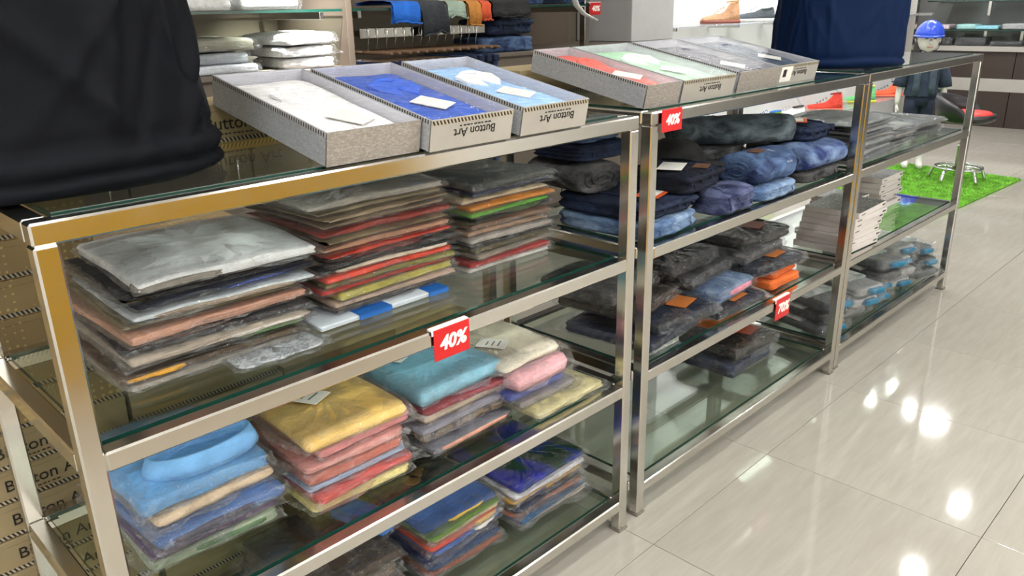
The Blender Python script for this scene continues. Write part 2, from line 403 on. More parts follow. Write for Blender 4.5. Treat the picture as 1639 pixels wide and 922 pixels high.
def stack(where, group, cx, cy, z, w, d, items, jit=.013, rj=.055, drift=(0, 0), noun='bagged shirt', name='bagged_shirt', cat='shirt', bag=True, amp=.004, rz=0.0, flap=.02, r=.012):
    """items listed from the top down: (colour words, rgb, thickness, options)"""
    n = len(items); rn = random.Random(int(cx*1000+cy*77+z*31)); zz = z; H = sum(i[2] for i in items)
    wx, wy = wob(int(cx*999), 3), wob(int(cy*999)+5, 3); lean = rn.uniform(-.05, .05)
    for k in range(n-1, -1, -1):
        words, rgb, h, op = (*items[k], {})[:4] if len(items[k]) == 3 else items[k]
        op = dict(op); f = (n-1-k)/max(1, n-1)
        lab = op.pop('label', None) or '%s %s, %s of %s' % (words, op.pop('noun', noun), ORD[k] if k < n-1 else 'lowest', where)
        op.pop('noun', None)
        ww, dd = op.pop('w', w)*rn.uniform(.95, 1.03), op.pop('d', d)*rn.uniform(.95, 1.03); amt = min(1, (zz-z)/.12)
        wf = (lambda x, y, amt=amt: amt*(lean*x*.6+.0045*wx(x*11+amt)+.004*wy(y*10)-.5*abs(x)**3/.02*.06-.5*abs(y)**3/.02*.06)) if n > 2 else None
        x = cx+drift[0]*f+rn.uniform(-jit, jit)+op.pop('dx', 0); y = cy+drift[1]*f+rn.uniform(-jit, jit)+op.pop('dy', 0)
        rot = rz+rn.uniform(-rj, rj)+op.pop('drz', 0)
        pack(op.pop('name', name), lab, op.pop('cat', cat), group, x, y, zz, ww, dd, h, rgb, rot, bag=op.pop('bag', bag), amp=amp, warp=wf, r=r, flap=op.pop('flap', flap), **op)
        zz += h+.0016
    return zz

# ------------------------------------------------------------------ the room
X0, X1, Y0, Y1 = -2.4, 9.92, -4.2, 2.42
floor = tag(obj('floor', MB().box(X0, X1, Y0, Y1, -.06, -.008), plain('grout', (150, 143, 130), .7)), 'polished beige porcelain tile floor', None, None, 'structure')
TS = .598; tm = MB().box(-TS/2+.0009, TS/2-.0009, -TS/2+.0009, TS/2-.0009, -.008, 0, 0, .0008).mesh('tile', [tile_mat()])
cache = {}
def clip_tile(x0, x1, y0, y1):
    k = (round(x0, 3), round(x1, 3), round(y0, 3), round(y1, 3))
    return MB().box(x0, x1, y0, y1, -.008, 0, 0, .0008).mesh('tile', [tm.materials[0]])
for i in range(-8, 15):
    for j in range(-8, 6):
        ax, ay = 1.815+i*TS, -.093+j*TS; bx, by = ax+TS, ay+TS
        if bx <= X0+.02 or ax >= X1-.02 or by <= Y0+.02 or ay >= Y1-.02: continue
        if ax >= X0 and bx <= X1 and ay >= Y0 and by <= Y1: link('tile', tm, floor, (ax+TS/2, ay+TS/2, 0))
        else:
            cx, cy = ax+TS/2, ay+TS/2
            link('tile', clip_tile(max(ax+.0009, X0)-cx, min(bx-.0009, X1)-cx, max(ay+.0009, Y0)-cy, min(by-.0009, Y1)-cy), floor, (cx, cy, 0))
WALLM = plain('wall_paint', (116, 107, 91), .75, 0, .05, 2)
WHITEW = plain('white_paint', (225, 224, 220), .6, 0, .03, 2)
tag(obj('wall_back', MB().box(X0, X1, Y1, Y1+.1, 0, CEIL), WALLM), 'beige painted back wall behind the shelving', None, None, 'structure')
tag(obj('wall_far', MB().box(X1, X1+.1, Y0, Y1+.1, 0, CEIL), plain('grey_paint', (128, 128, 128), .7, 0, .04, 2)), 'grey far wall behind the cabinets', None, None, 'structure')
tag(obj('wall_left', MB().box(X0-.1, X0, Y0, Y1+.1, 0, CEIL), WHITEW), 'pale wall beyond the near rack', None, None, 'structure')
tag(obj('wall_front', MB().box(X0-.1, X1+.1, Y0-.1, Y0, 0, CEIL), WHITEW), 'pale wall across the aisle', None, None, 'structure')
ceil = tag(obj('ceiling', MB().box(X0-.1, X1+.1, Y0-.1, Y1+.1, CEIL, CEIL+.08), WHITEW), 'white ceiling with recessed lamps', None, None, 'structure')
# the dropped grey band round the ceiling field that the floor mirrors
bm = MB(); BX, BY, BW = 5.75, .93, .32
bm.box(X0, BX, BY-BW, BY, CEIL-.12, CEIL); bm.box(BX-BW, BX, Y0, BY-BW, CEIL-.12, CEIL)
tag(obj('trim_1', bm, plain('ceiling_band', (96, 88, 80), .6)), 'dark dropped band framing the ceiling field', None, None, 'structure')
lm = {}
for x, y, r, wt in LAMPS:
    if r not in lm:
        lm[r] = (MB().lathe([(r*1.25, -.006), (r*1.25, 0), (r*1.02, 0), (r*1.02, -.006)], 20).mesh('ring', [WHITE]), MB().lathe([(r, -.012), (r*.98, -.014), (r*.3, -.015)], 20).mesh('diffuser', [emit('lamp_glow', (255, 250, 240), 14)]))
    p = link('lamp_ring', lm[r][0], ceil, (x, y, CEIL)); link('lamp_diffuser', lm[r][1], p)

# ------------------------------------------------------------------ stainless racks
RW, RD, RH, T = 1.225, .50, 1.08, .03
ZS = (.7545, .4246, .0944)          # tops of the shelf rails
ZT = RH+.003; Z1, Z2, Z3 = (z+.003 for z in ZS)
bev = .003
post_m = MB().box(0, T, 0, T, .006, RH-T, 0, bev).mesh('post', [STEEL])
foot_m = MB().box(-.003, T+.003, -.003, T+.003, 0, .007, 0, .002).mesh('foot_cap', [plain('foot_plastic', (110, 106, 98), .5)])
longrail = MB().box(T, RW-T, 0, T, -T, 0, 0, bev).mesh('rail', [STEEL])
longtop = MB().box(0, RW, 0, T, -T, 0, 0, bev).mesh('rail', [STEEL])
siderail = MB().box(0, T, T, RD-T, -T, 0, 0, bev).mesh('rail', [STEEL])
g = MB(); gx0, gx1, gy0, gy1 = T+.006, RW-T-.006, T+.004, RD-T-.004
g.add([(gx0, gy0, -.005), (gx1, gy0, -.005), (gx1, gy1, -.005), (gx0, gy1, -.005), (gx0, gy0, .003), (gx1, gy0, .003), (gx1, gy1, .003), (gx0, gy1, .003)],
      [(3, 2, 1, 0), (4, 5, 6, 7)], 0)
g.add([(gx0, gy0, -.005), (gx1, gy0, -.005), (gx1, gy1, -.005), (gx0, gy1, -.005), (gx0, gy0, .003), (gx1, gy0, .003), (gx1, gy1, .003), (gx0, gy1, .003)],
      [(0, 1, 5, 4), (1, 2, 6, 5), (2, 3, 7, 6), (3, 0, 4, 7)], 1)
glass_m = g.mesh('glass_shelf', [GLASS, GEDGE])
peg_m = MB().box(0, .02, 0, .012, -.02, -.0051).mesh('support_peg', [STEEL])
RACKS = [(0, 0), (1.284, .009), (2.534, .0155)]
for (rx, ry), lb in zip(RACKS, ('stainless steel glass-shelf rack nearest the camera, with boxed shirts and black tee form', 'middle stainless steel glass-shelf rack holding folded jeans', 'far stainless steel glass-shelf rack holding grey packets and slim white boxes')):
    k = thing('display_rack', lb, 'rack', (rx, ry, 0), 0, 'stainless display racks in a row')
    for px in (0, RW-T):
        for py in (0, RD-T):
            p = link('post', post_m, k, (px, py, 0)); link('foot_cap', foot_m, p)
    for py in (0, RD-T): link('rail', longtop, k, (0, py, RH))
    for px in (0, RW-T): link('rail', siderail, k, (px, 0, RH))
    for z in ZS:
        for py in (0, RD-T): link('rail', longrail, k, (0, py, z))
        for px in (0, RW-T): link('rail', siderail, k, (px, 0, z))
    for z in (RH, *ZS):
        s = link('glass_shelf', glass_m, k, (0, 0, z))
        for px, py in ((T, T), (RW-T-.02, T), (T, RD-T-.012), (RW-T-.02, RD-T-.012)): link('support_peg', peg_m, s, (px, py, 0))

# ------------------------------------------------------------------ printed boxes
LET = text_mesh('Button Art', .034, BLACK, .0004, 0, 0)
LETS = text_mesh('Button Art', .0225, BLACK, .0004, 0, 0)
DASH = MB()
for k in range(9): DASH.box(-.045+k*.0085, -.045+k*.0085+(.006 if k % 3 else .004), -.0012, .0012, 0, .0004)
DASH = DASH.mesh('subtitle_print', [BLACK])
STRIPE = stripes('striped_print', (24, 22, 20), (176, 164, 140), 45, .5)
STRIPEY = stripes('striped_print_side', (50, 50, 52), (176, 174, 170), 45, 0, 'Y')
GOLD = dotted('gold_dotted_card', (150, 128, 88), (196, 170, 112))
kb = {}
def kraft_box(label, x, y, z, w=.34, d=.24, h=.0715, dots=False, letters=True, rz=0.0, group='kraft shirt boxes'):
    key = (w, d, h, dots)
    if key not in kb:
        m = GOLD if dots else KRAFT
        base = MB().box(.001, w-.001, .001, d-.001, 0, h*.96, 0, .001).mesh('box_base', [m])
        lid = MB().box(0, w, 0, d, h*.82, h, 0, .001).mesh('box_lid', [m])
        st = MB().box(.002, w-.002, -.0006, .001, h*.03, h*.14).mesh('striped_border', [STRIPE])
        kb[key] = (base, lid, st)
    t = thing('kraft_box', label, 'box', (x, y, z), rz, group); b, l, s = kb[key]
    link('box_base', b, t); link('box_lid', l, t); link('striped_border', s, t)
    if letters:
        q = link('lettering', LET, t, (w*.5, -.0004, h*.5), 0, (math.pi/2, 0, 0)); link('subtitle_print', DASH, t, (w*.5-.01, -.0004, h*.24), 0, (math.pi/2, 0, 0))
    return t
SILVER = patterned('silver_printed_paper', (158, 161, 166), (182, 183, 186), 110, .34, .25)
SILVERF = patterned('warm_silver_paper', (142, 136, 129), (166, 160, 153), 90, .4, .15)
PALE = plain('pale_box_paper', (164, 160, 152), .6, 0, .07, 9)
INNER = plain('silver_inner', (204, 204, 212), .4, .1, .05)
TILT = math.radians(11.3)
def shirt_box(label, x, y, z, w, rgb, style, tg=(0, 0), coll=True, second=None, L_=.365, h=.055, rz=0.0):
    t = thing('shirt_box', label, 'box', (x, y, z), 0, 'open-topped shirt boxes propped on the racks', (TILT, 0, rz))
    b = MB(); wl = .003
    b.box(0, w, 0, L_, 0, wl, 0); b.box(0, wl, 0, L_, wl, h, 0); b.box(w-wl, w, 0, L_, wl, h, 0); b.box(wl, w-wl, L_-wl, L_, wl, h, 0)
    obj('box_tray', b, SILVER, t)
    obj('front_panel', MB().box(0, w, -.0015, .0015, 0, h, 0), PALE if style == 'text' else SILVERF, t)
    inn = MB(); inn.box(wl, wl+.0008, .002, L_-wl, wl, h-.001); inn.box(w-wl-.0008, w-wl, .002, L_-wl, wl, h-.001); inn.box(wl, w-wl, L_-wl-.0008, L_-wl, wl, h-.001)
    obj('lining', inn, INNER, t)
    if style == 'text':
        obj('striped_border', MB().box(.002, w-.002, -.0022, -.0014, h*.84, h*.97), STRIPE, t)
        link('lettering', LETS, t, (w*.52, -.002, h*.5), 0, (math.pi/2, math.pi, 0)); link('subtitle_print', DASH, t, (w*.56, -.002, h*.72), 0, (math.pi/2, 0, 0))
    obj('edge_print', MB().box(-.0008, 0, .004, L_-.004, h*.86, h*.98), STRIPEY, t)
    SEED[0] += 1; sd = SEED[0]
    sh = obj('boxed_shirt', slab(w-.010, L_-.022, h*.66, sd, 2, .002, .3), fabric(rgb), t, (w/2, L_*.5, wl))
    if coll:  # folded collar leaves with a neckband, lying on the puffed shirt
        cw = w*.26; cm = fabric(second or tuple(min(255, int(v*1.12)) for v in rgb))
        for s in (-1, 1):
            lf = MB(); top = [(0, 0, .004), (s*cw*.35, -.045, .003), (s*cw*.95, -.012, .005), (s*cw*1.05, .022, .009), (s*cw*.5, .03, .012), (0, .018, .010)]
            n_ = len(top); lf.add(top+[(x, y, z-.005) for x, y, z in top], [tuple(range(n_)) if s < 0 else tuple(range(n_))[::-1], tuple(range(n_, 2*n_))[::-1 if s < 0 else 1]]+[(k, (k+1) % n_, n_+(k+1) % n_, n_+k) for k in range(n_)])
            obj('collar_leaf', lf, cm, sh, (0, L_*.10, h*.70))
        obj('neckband', MB().tube([(cw*.8*math.cos(a), L_*.10+.012+.03*math.sin(a), h*.72+.006*math.sin(a)) for a in [k/12*math.pi for k in range(13)]], .006, 6), cm, sh)
        obj('placket', MB().box(-.012, .012, -L_*.40, L_*.09, 0, .0016, 0, .0006), fabric(rgb), sh, (0, 0, h*.69))
    hang_tag(t, w*.5+tg[0], L_*.36+tg[1], h*.84, .055, .07, .5, lines=False, name='white_tag')
    fm = MB(); nx, ny = 8, 14; vs = [(wl+(w-2*wl)*i/nx, wl+(L_-2*wl)*j/ny, h-.0015+.0018*math.sin(i*2.1+j*.9+sd)*math.sin(j*1.3)*(0 < i < nx)*(0 < j < ny)) for j in range(ny+1) for i in range(nx+1)]
    fm.add(vs, [(j*(nx+1)+i, j*(nx+1)+i+1, (j+1)*(nx+1)+i+1, (j+1)*(nx+1)+i) for j in range(ny) for i in range(nx)], 0, True)
    obj('window_film', fm, FILM, t)
    return t
shirt_box('boxed white shirt under clear film, first box beside the black tee', .427, .018, ZT, .185, (226, 226, 230), 'plain', (.01, -.05))
shirt_box('boxed royal blue shirt under clear film, between white and sky-blue boxed shirts', .617, -.004, ZT, .195, (22, 72, 176), 'text', (.0, -.02))
shirt_box('boxed sky-blue shirt under clear film, third box on the near rack', .840, -.003, ZT, .190, (128, 172, 226), 'text', (.0, -.02), second=(230, 230, 236))
shirt_box('boxed coral red shirt under clear film, first box on the middle rack', 1.309, .052, ZT, .140, (214, 66, 46), 'plain', (.0, -.02))
shirt_box('boxed mint green shirt under clear film beside the coral boxed shirt', 1.456, .05, ZT, .245, (150, 206, 160), 'text', (.0, -.02), second=(200, 230, 205))
shirt_box('boxed charcoal shirt under clear film in a plain silver box', 1.738, .06, ZT, .235, (66, 64, 78), 'plain', (.0, -.04))
q = shirt_box('boxed dark teal shirt with white sticker on the box front, nearest the navy form', 1.996, .08, ZT, .255, (44, 62, 84), 'text', (.02, -.02))
st = obj('sticker', MB().box(.012, .085, -.0026, -.0016, .006, .05), WHITE, q); obj('print', MB().box(.03, .05, -.003, -.0025, .02, .042), BLACK, st)
for i, (x, w, lb) in enumerate([(.345, .27, 'kraft box propping up the boxed white shirt'), (.62, .27, 'kraft box propping up the boxed royal blue shirt'), (.905, .30, 'kraft box propping up the boxed sky-blue shirt'),
                                (1.30, .32, 'kraft box propping up the boxed coral red shirt'), (1.64, .32, 'kraft box propping up the boxed charcoal shirt'), (1.98, .32, 'kraft box propping up the boxed dark teal shirt')]):
    kraft_box(lb, x, .378+(.062 if i > 2 else 0)+(.025 if i > 4 else 0), ZT, w, .15, .0715, letters=(i == 0), group='kraft boxes propping up the shirt boxes')
# kraft boxes piled on the floor behind the near rack
for c, (x, n, y) in enumerate([(-.105, 14, .545), (-.46, 14, .56), (.245, 12, .55), (.60, 7, .56), (.955, 6, .57)]):  # last two piles added to block the bright floor seen through the rack
    for k in range(n):
        dots = k >= 8
        kraft_box('%s kraft box, %s of the pile %s' % ('gold-dotted' if dots else 'plain', 'lowest' if k == 0 else ORD[n-1-k], ('behind the near rack\'s back left post', 'left of the near rack', 'behind the near rack\'s left stacks', 'behind the near rack\'s middle', 'behind the near rack\'s right end')[c]),
                  x+random.Random(c*50+k).uniform(-.006, .006), y+random.Random(c*70+k).uniform(0, .01), k*.0722, dots=dots, letters=not dots and c < 2)

# ------------------------------------------------------------------ shirt forms standing on the racks
def tee_form(name, label, cx, cy, z, a, b, rz, rgb, prof, foldamp, seed, sharp=1.0):
    t = thing(name, label, 'mannequin', (cx, cy, z), rz, 'dressed torso forms')
    n = 220; n1, n2 = wob(seed, 5, 1.0), wob(seed+4, 4, 1.3); rings = []; rn = random.Random(seed)
    ridges = [(rn.uniform(0, 6.28), rn.uniform(-3.2, 3.2), rn.uniform(.025, .075), rn.uniform(.4, 1.0)*rn.choice((1, 1, -.6)), rn.uniform(.0, .35), rn.uniform(.12, .35)) for k in range(40)]
    full = []
    for (za, sa, fa), (zb, sb, fb) in zip(prof, prof[1:]):
        m = max(1, int((zb-za)/.012))
        full += [(za+(zb-za)*q/m, sa+(sb-sa)*q/m, fa+(fb-fa)*q/m) for q in range(m)]
    for zz, s, fa in full+[prof[-1]]:
        r = []
        for i in range(n):
            th = 2*math.pi*i/n; e = 2.3; ct, sn = math.cos(th), math.sin(th)
            x = a*s*math.copysign(abs(ct)**(2/e), ct); y = b*s*math.copysign(abs(sn)**(2/e), sn); f = .012*fa*n2(th*2+zz*5)
            for t0, sl, wd, am, zc, zw in ridges:
                dt = (th-t0-sl*(zz-zc)+math.pi) % (2*math.pi)-math.pi
                f += foldamp*fa*am*math.exp(-(dt/wd)**2)*math.exp(-((zz-zc)/zw)**2)
            r.append((x*(1+f), y*(1+f), max(0, zz+.006*n1(th*2+1)*(.003 < zz < .12))))
        rings.append(r)
    obj('t_shirt', MB().rings(rings, 0, True), silk(rgb), t)
    top = prof[-1][0]
    obj('neck', MB().lathe([(.058, top-.03), (.055, top+.04), (.06, top+.09), (.02, top+.095)], 20), plain('form_grey', (60, 60, 64), .4), t)
    for s in (-1, 1):
        obj('sleeve', MB().tube([(s*a*.62, 0, top-.07), (s*a*.9, 0, top-.12), (s*a*1.02, 0, top-.22), (s*a*1.08, 0, top-.30)], [.085, .088, .085, .09], 16, flat=.8), silk(rgb), t)
    return t
def silk(rgb):
    k = 'silk_%d_%d' % rgb[:2]
    if k in MATS: return MATS[k]
    m, nt, out = _nt(k); b = prin(nt, out, .6, 0, .08); b.inputs['Base Color'].default_value = (*lin(rgb), 1)
    bump(nt, b, noise(nt, 6, 3, dist=.6).outputs['Fac'], .25, .02); MATS[k] = m; return m
PB = [(0, .90, .2), (.006, .96, .2), (.014, 1.0, .3), (.022, .985, .3), (.028, .95, .3), (.034, .985, .4), (.046, 1.0, .5), (.056, .975, .6), (.062, .94, .7), (.08, .955, .9), (.11, .94, 1), (.15, .92, 1), (.2, .90, 1), (.26, .88, .9), (.33, .87, .7),
      (.4, .88, .5), (.47, .88, .3), (.52, .82, .2), (.56, .66, .1), (.585, .45, .1), (.6, .27, 0)]
tee_form('black_tee_form', 'black t-shirt on a torso form standing at the near rack\'s left end', .075, .275, ZT, .285, .185, math.radians(-10), (12, 14, 19), PB, .085, 3)
PN = [(0, .9, .1), (.006, .97, .1), (.016, 1.0, .2), (.026, .98, .2), (.032, .95, .2), (.04, .97, .3), (.06, .97, .5), (.1, .965, .7), (.15, .96, .8), (.22, .95, .6), (.3, .94, .5), (.4, .96, .3), (.47, .95, .3), (.52, .85, .2), (.56, .66, .1), (.585, .45, .1), (.6, .3, 0)]
tee_form('navy_tee_form', 'navy blue t-shirt on a torso form standing on the far rack', 2.80, .25, ZT, .235, .19, math.radians(-38), (10, 29, 62), PN, .05, 11)

# ------------------------------------------------------------------ discount signs
def sign(label, s, x, y, z, w, h, rx=0.0, ry=0.0, rz=0.0, lip=True):
    t = thing('discount_sign', label, 'sign', (x, y, z), 0, 'red discount signs', (rx, ry, rz))
    obj('card', MB().box(0, w, -.002, 0, -h, 0, 0, .0006), RED, t)
    if lip: obj('clip_lip', MB().box(-.004, w, 0, .012, -.002, .0025, 0, .0006).box(-.004, 0, -.001, .0, -h*.16, .0, 0), WHITE, t)
    link('lettering', text_mesh(s, h*.62, plain('sign_white', (244, 236, 232), .5, 0, .02), .0005, .18, h*.022), t, (w*.52, -.0023, -h*.5), 0, (math.pi/2, 0, 0))
    return t
sign('red 40% sign clipped to the near rack\'s upper shelf', '40%', .604, -.003, .7575, .088, .062)
sign('red 40% sign at the top corner of the middle rack', '40%', 1.316, .005, 1.083, .083, .052, lip=False)
sign('red 70% sign on the middle rack\'s lower shelf', '70%', 1.985, .006, .432, .092, .07)

# ------------------------------------------------------------------ near rack, upper shelf: three stacks of bagged tees
G1 = 'bagged tees on the near rack\'s upper shelf'
stack('left stack, near rack upper shelf', G1, .272, .305, Z1, .325, .335, [
    ('white and grey', (196, 200, 204), .026, dict(accent=(.0, .45, (112, 108, 98)), tagat=None)),
    ('black yellow-trimmed', (26, 26, 28), .010, dict(accent=(.02, .16, (226, 172, 30)))),
    ('navy and royal blue', (34, 40, 58), .013, dict(accent=(.42, .98, (44, 72, 160)))),
    ('pale blue-grey', (158, 168, 172), .016, dict(accent=(.1, .9, (128, 112, 92)))),
    ('olive brown', (104, 92, 62), .012),
    ('salmon brown', (164, 116, 92), .020, dict(accent=(.35, .95, (150, 110, 88)))),
    ('glossy black', (20, 20, 24), .014),
    ('beige grey', (150, 138, 122), .010, dict(accent=(.5, .95, (176, 168, 158)))),
    ('dark green', (30, 36, 26), .015, dict(accent=(.55, .98, (70, 150, 40)))),
    ('mustard orange', (74, 58, 40), .014, dict(accent=(.02, .35, (206, 146, 24)))),
    ('clear-wrapped grey', (134, 128, 118), .012)], drift=(.05, .01), r=.005, amp=.0025)
stack('middle stack, near rack upper shelf', G1, .655, .302, Z1+.012, .315, .30, [
    ('silver grey', (150, 148, 140), .018), ('olive beige', (140, 128, 100), .010), ('tan', (156, 136, 108), .010), ('sand brown', (122, 104, 82), .012),
    ('brick red', (142, 46, 34), .014), ('khaki', (128, 112, 82), .008), ('salmon tan', (168, 120, 92), .015), ('scarlet', (198, 50, 28), .010),
    ('jet black', (24, 24, 26), .012), ('black cream-edged', (30, 30, 32), .013, dict(accent=(.1, .98, (190, 172, 150)))),
    ('orange red', (206, 52, 26), .014), ('moss green', (108, 108, 46), .012), ('crimson', (176, 40, 30), .009),
    ('yellow olive', (154, 146, 52), .020), ('rosy beige', (160, 136, 120), .010), ('charcoal', (48, 46, 46), .013)], drift=(-.012, .0), r=.005, amp=.0025)
stack('right stack, near rack upper shelf', G1, 1.005, .32, Z1, .275, .29, [
    ('smoky black', (54, 56, 58), .016), ('midnight navy', (28, 38, 72), .013), ('cream', (190, 170, 138), .010), ('amber orange', (206, 122, 24), .012), ('lime green', (82, 172, 44), .013),
    ('coal black', (26, 26, 26), .014), ('mocha brown', (112, 84, 66), .013), ('tan striped', (156, 122, 94), .013), ('ash grey', (146, 140, 134), .013), ('ink black', (28, 28, 28), .012),
    ('dark olive', (88, 80, 50), .013), ('stone grey', (136, 124, 108), .012), ('dark red', (152, 34, 32), .012), ('white', (206, 202, 198), .014)], drift=(.0, .0), r=.005, amp=.0025)
# printed paper wrapper lying under the middle stack
pw = thing('paper_wrapper', 'blue and white printed paper wrapper under the middle stack, near rack', 'wrapper', (.615, .255, Z1+.0008))
obj('paper_sheet', slab(.31, .23, .011, 991, 2, .002, .02, r=.004), plain('paper_white', (196, 206, 214), .5), pw)
for i, (x, w) in enumerate(((-.07, .075), (.10, .05))): obj('blue_print_band', MB().box(x, x+w, -.1175, -.1145, .001, .0096).box(x, x+w, -.1175, -.02, .0102, .0112), plain('blue_print', (28, 96, 176), .45), pw)
pw2 = thing('paper_wrapper', 'grey printed paper wrapper under the left stack, near rack', 'wrapper', (.36, .135, Z1+.0008))
obj('paper_sheet', slab(.16, .085, .004, 993, 1, .006, .05), patterned('newsprint', (196, 202, 206), (140, 146, 152), 60), pw2)
obj('clear_sleeve', bagmesh(.17, .10, .007, 995, .02), BAG, pw2)

# ------------------------------------------------------------------ near rack, lower shelf: dress shirts
G2 = 'bagged dress shirts on the near rack\'s lower shelf'
stack('left stack, near rack lower shelf', G2, .232, .285, Z2, .245, .30, [
    ('light blue collared', (84, 140, 196), .036, dict(col=(.02, -.085, .090, .040, .034, (96, 150, 206)), layers=2, puff=.1)),
    ('beige', (186, 164, 134), .030, dict(layers=1, puff=.3)), ('denim blue', (58, 88, 140), .030, dict(accent=(.1, .75, (52, 50, 70)), layers=1)),
    ('dusky purple', (70, 56, 84), .020), ('green and white', (120, 136, 112), .026, dict(accent=(.3, .9, (64, 96, 60))))], drift=(-.01, .0), jit=.01, noun='bagged shirt', flap=.035)
stack('second stack, near rack lower shelf', G2, .492, .232, Z2, .232, .285, [
    ('mustard yellow', (206, 168, 84), .030, dict(tagat=(-.03, .02, .055, .085, .5), layers=1)), ('rose pink', (196, 112, 116), .026), ('dusty pink', (186, 122, 116), .018),
    ('brick salmon', (170, 86, 70), .026), ('powder blue', (140, 160, 192), .014), ('coral red', (182, 72, 66), .016), ('pale lemon', (204, 190, 112), .022)], drift=(.01, .0), noun='bagged shirt', flap=.03)
stack('third stack, near rack lower shelf', G2, .772, .245, Z2, .255, .28, [
    ('sky blue', (104, 164, 190), .042, dict(layers=1, puff=.35, tagat=(-.06, .04, .05, .07, .4))), ('maroon', (132, 28, 40), .016), ('speckled cream', (196, 178, 154), .028, dict(layers=1)),
    ('lavender grey', (128, 128, 142), .012), ('brown patterned', (62, 48, 36), .026, dict(mat=printed((52, 40, 30), (130, 108, 78), 22))), ('peach edged grey', (94, 94, 104), .016, dict(accent=(.1, .95, (196, 130, 104))))], drift=(.02, .0), noun='bagged shirt', flap=.03)
stack('right stack, near rack lower shelf', G2, .985, .20, Z2, .20, .27, [
    ('cream', (196, 188, 168), .024, dict(tagat=(-.03, -.03, .05, .07, .5), layers=1, dx=-.012, dy=.01)), ('pale pink collared', (206, 146, 156), .046, dict(layers=1, puff=.2, dy=-.01, accent=(.2, .95, (214, 158, 168)))),
    ('cobalt blue', (48, 64, 150), .022, dict(dx=.01)), ('pewter grey', (120, 114, 112), .022, dict(dx=.015)), ('straw yellow', (176, 166, 118), .018, dict(w=.25, d=.32, dx=.05, dy=-.02))], noun='bagged shirt', flap=.03, drift=(-.012, .02))

# ------------------------------------------------------------------ near rack, bottom shelf
G3 = 'bagged garments on the near rack\'s bottom shelf'
stack('left stack, near rack bottom shelf', G3, .485, .285, Z3, .24, .30, [
    ('dark brown', (54, 42, 34), .028), ('grey taupe', (88, 76, 64), .022), ('black', (26, 24, 24), .022), ('brown red', (100, 46, 36), .016), ('tarnished black', (40, 36, 34), .024)], noun='bagged garment', name='bagged_garment', cat='garment', flap=.03)
stack('middle stack, near rack bottom shelf', G3, .762, .262, Z3, .235, .29, [
    ('clear-edged yellow and blue', (54, 84, 142), .012, dict(accent=(.3, .8, (214, 178, 48)))), ('leaf green', (84, 118, 40), .011), ('yellow white', (190, 178, 120), .011), ('bright red', (204, 54, 34), .016, dict(accent=(.6, .95, (206, 160, 80)))),
    ('blue and white', (34, 84, 168), .016, dict(accent=(.55, .9, (206, 206, 200)))), ('deep navy', (28, 38, 80), .014), ('steel blue', (44, 62, 92), .010), ('brick orange', (140, 70, 44), .007), ('dark slate', (40, 44, 52), .010)], drift=(.02, .0), noun='bagged jersey', name='bagged_jersey', cat='jersey')
pe = pack('bagged_garment', 'glossy black bag with gold emblem atop the bottom shelf\'s middle stack, near rack', 'garment', G3, .765, .33, Z3+.125, .21, .22, .03, (22, 22, 24), .1)
em = MB()
for k in range(3): em.lathe([(.020-.005*k, .0), (.022-.005*k, .002), (.020-.005*k, .003)], 18, 0, -.03+.022*k, -.05+.01*k)
obj('gold_emblem', em, plain('gold_thread', (150, 112, 66), .35, .4), pe, (0, 0, .030))
pack('bagged_garment', 'bright blue bagged tee poking out beside the bottom shelf\'s middle stack, near rack', 'garment', G3, .600, .27, Z3+.122, .085, .17, .022, (22, 96, 184), .25)
stack('right stack, near rack bottom shelf', G3, 1.055, .25, Z3, .27, .29, [
    ('green and royal blue', (26, 40, 150), .014, dict(mat=printed((26, 58, 40), (34, 44, 168), 3.2))), ('white', (190, 190, 196), .010), ('golden yellow', (196, 148, 44), .011, dict(accent=(.2, .5, (40, 44, 90)))), ('grey beige', (140, 124, 108), .010), ('navy', (38, 44, 66), .011),
    ('terracotta', (160, 92, 66), .011), ('plum', (104, 48, 48), .010), ('teal blue', (40, 84, 124), .011), ('off-white', (184, 174, 166), .010)], noun='bagged jersey', name='bagged_jersey', cat='jersey', flap=.035)

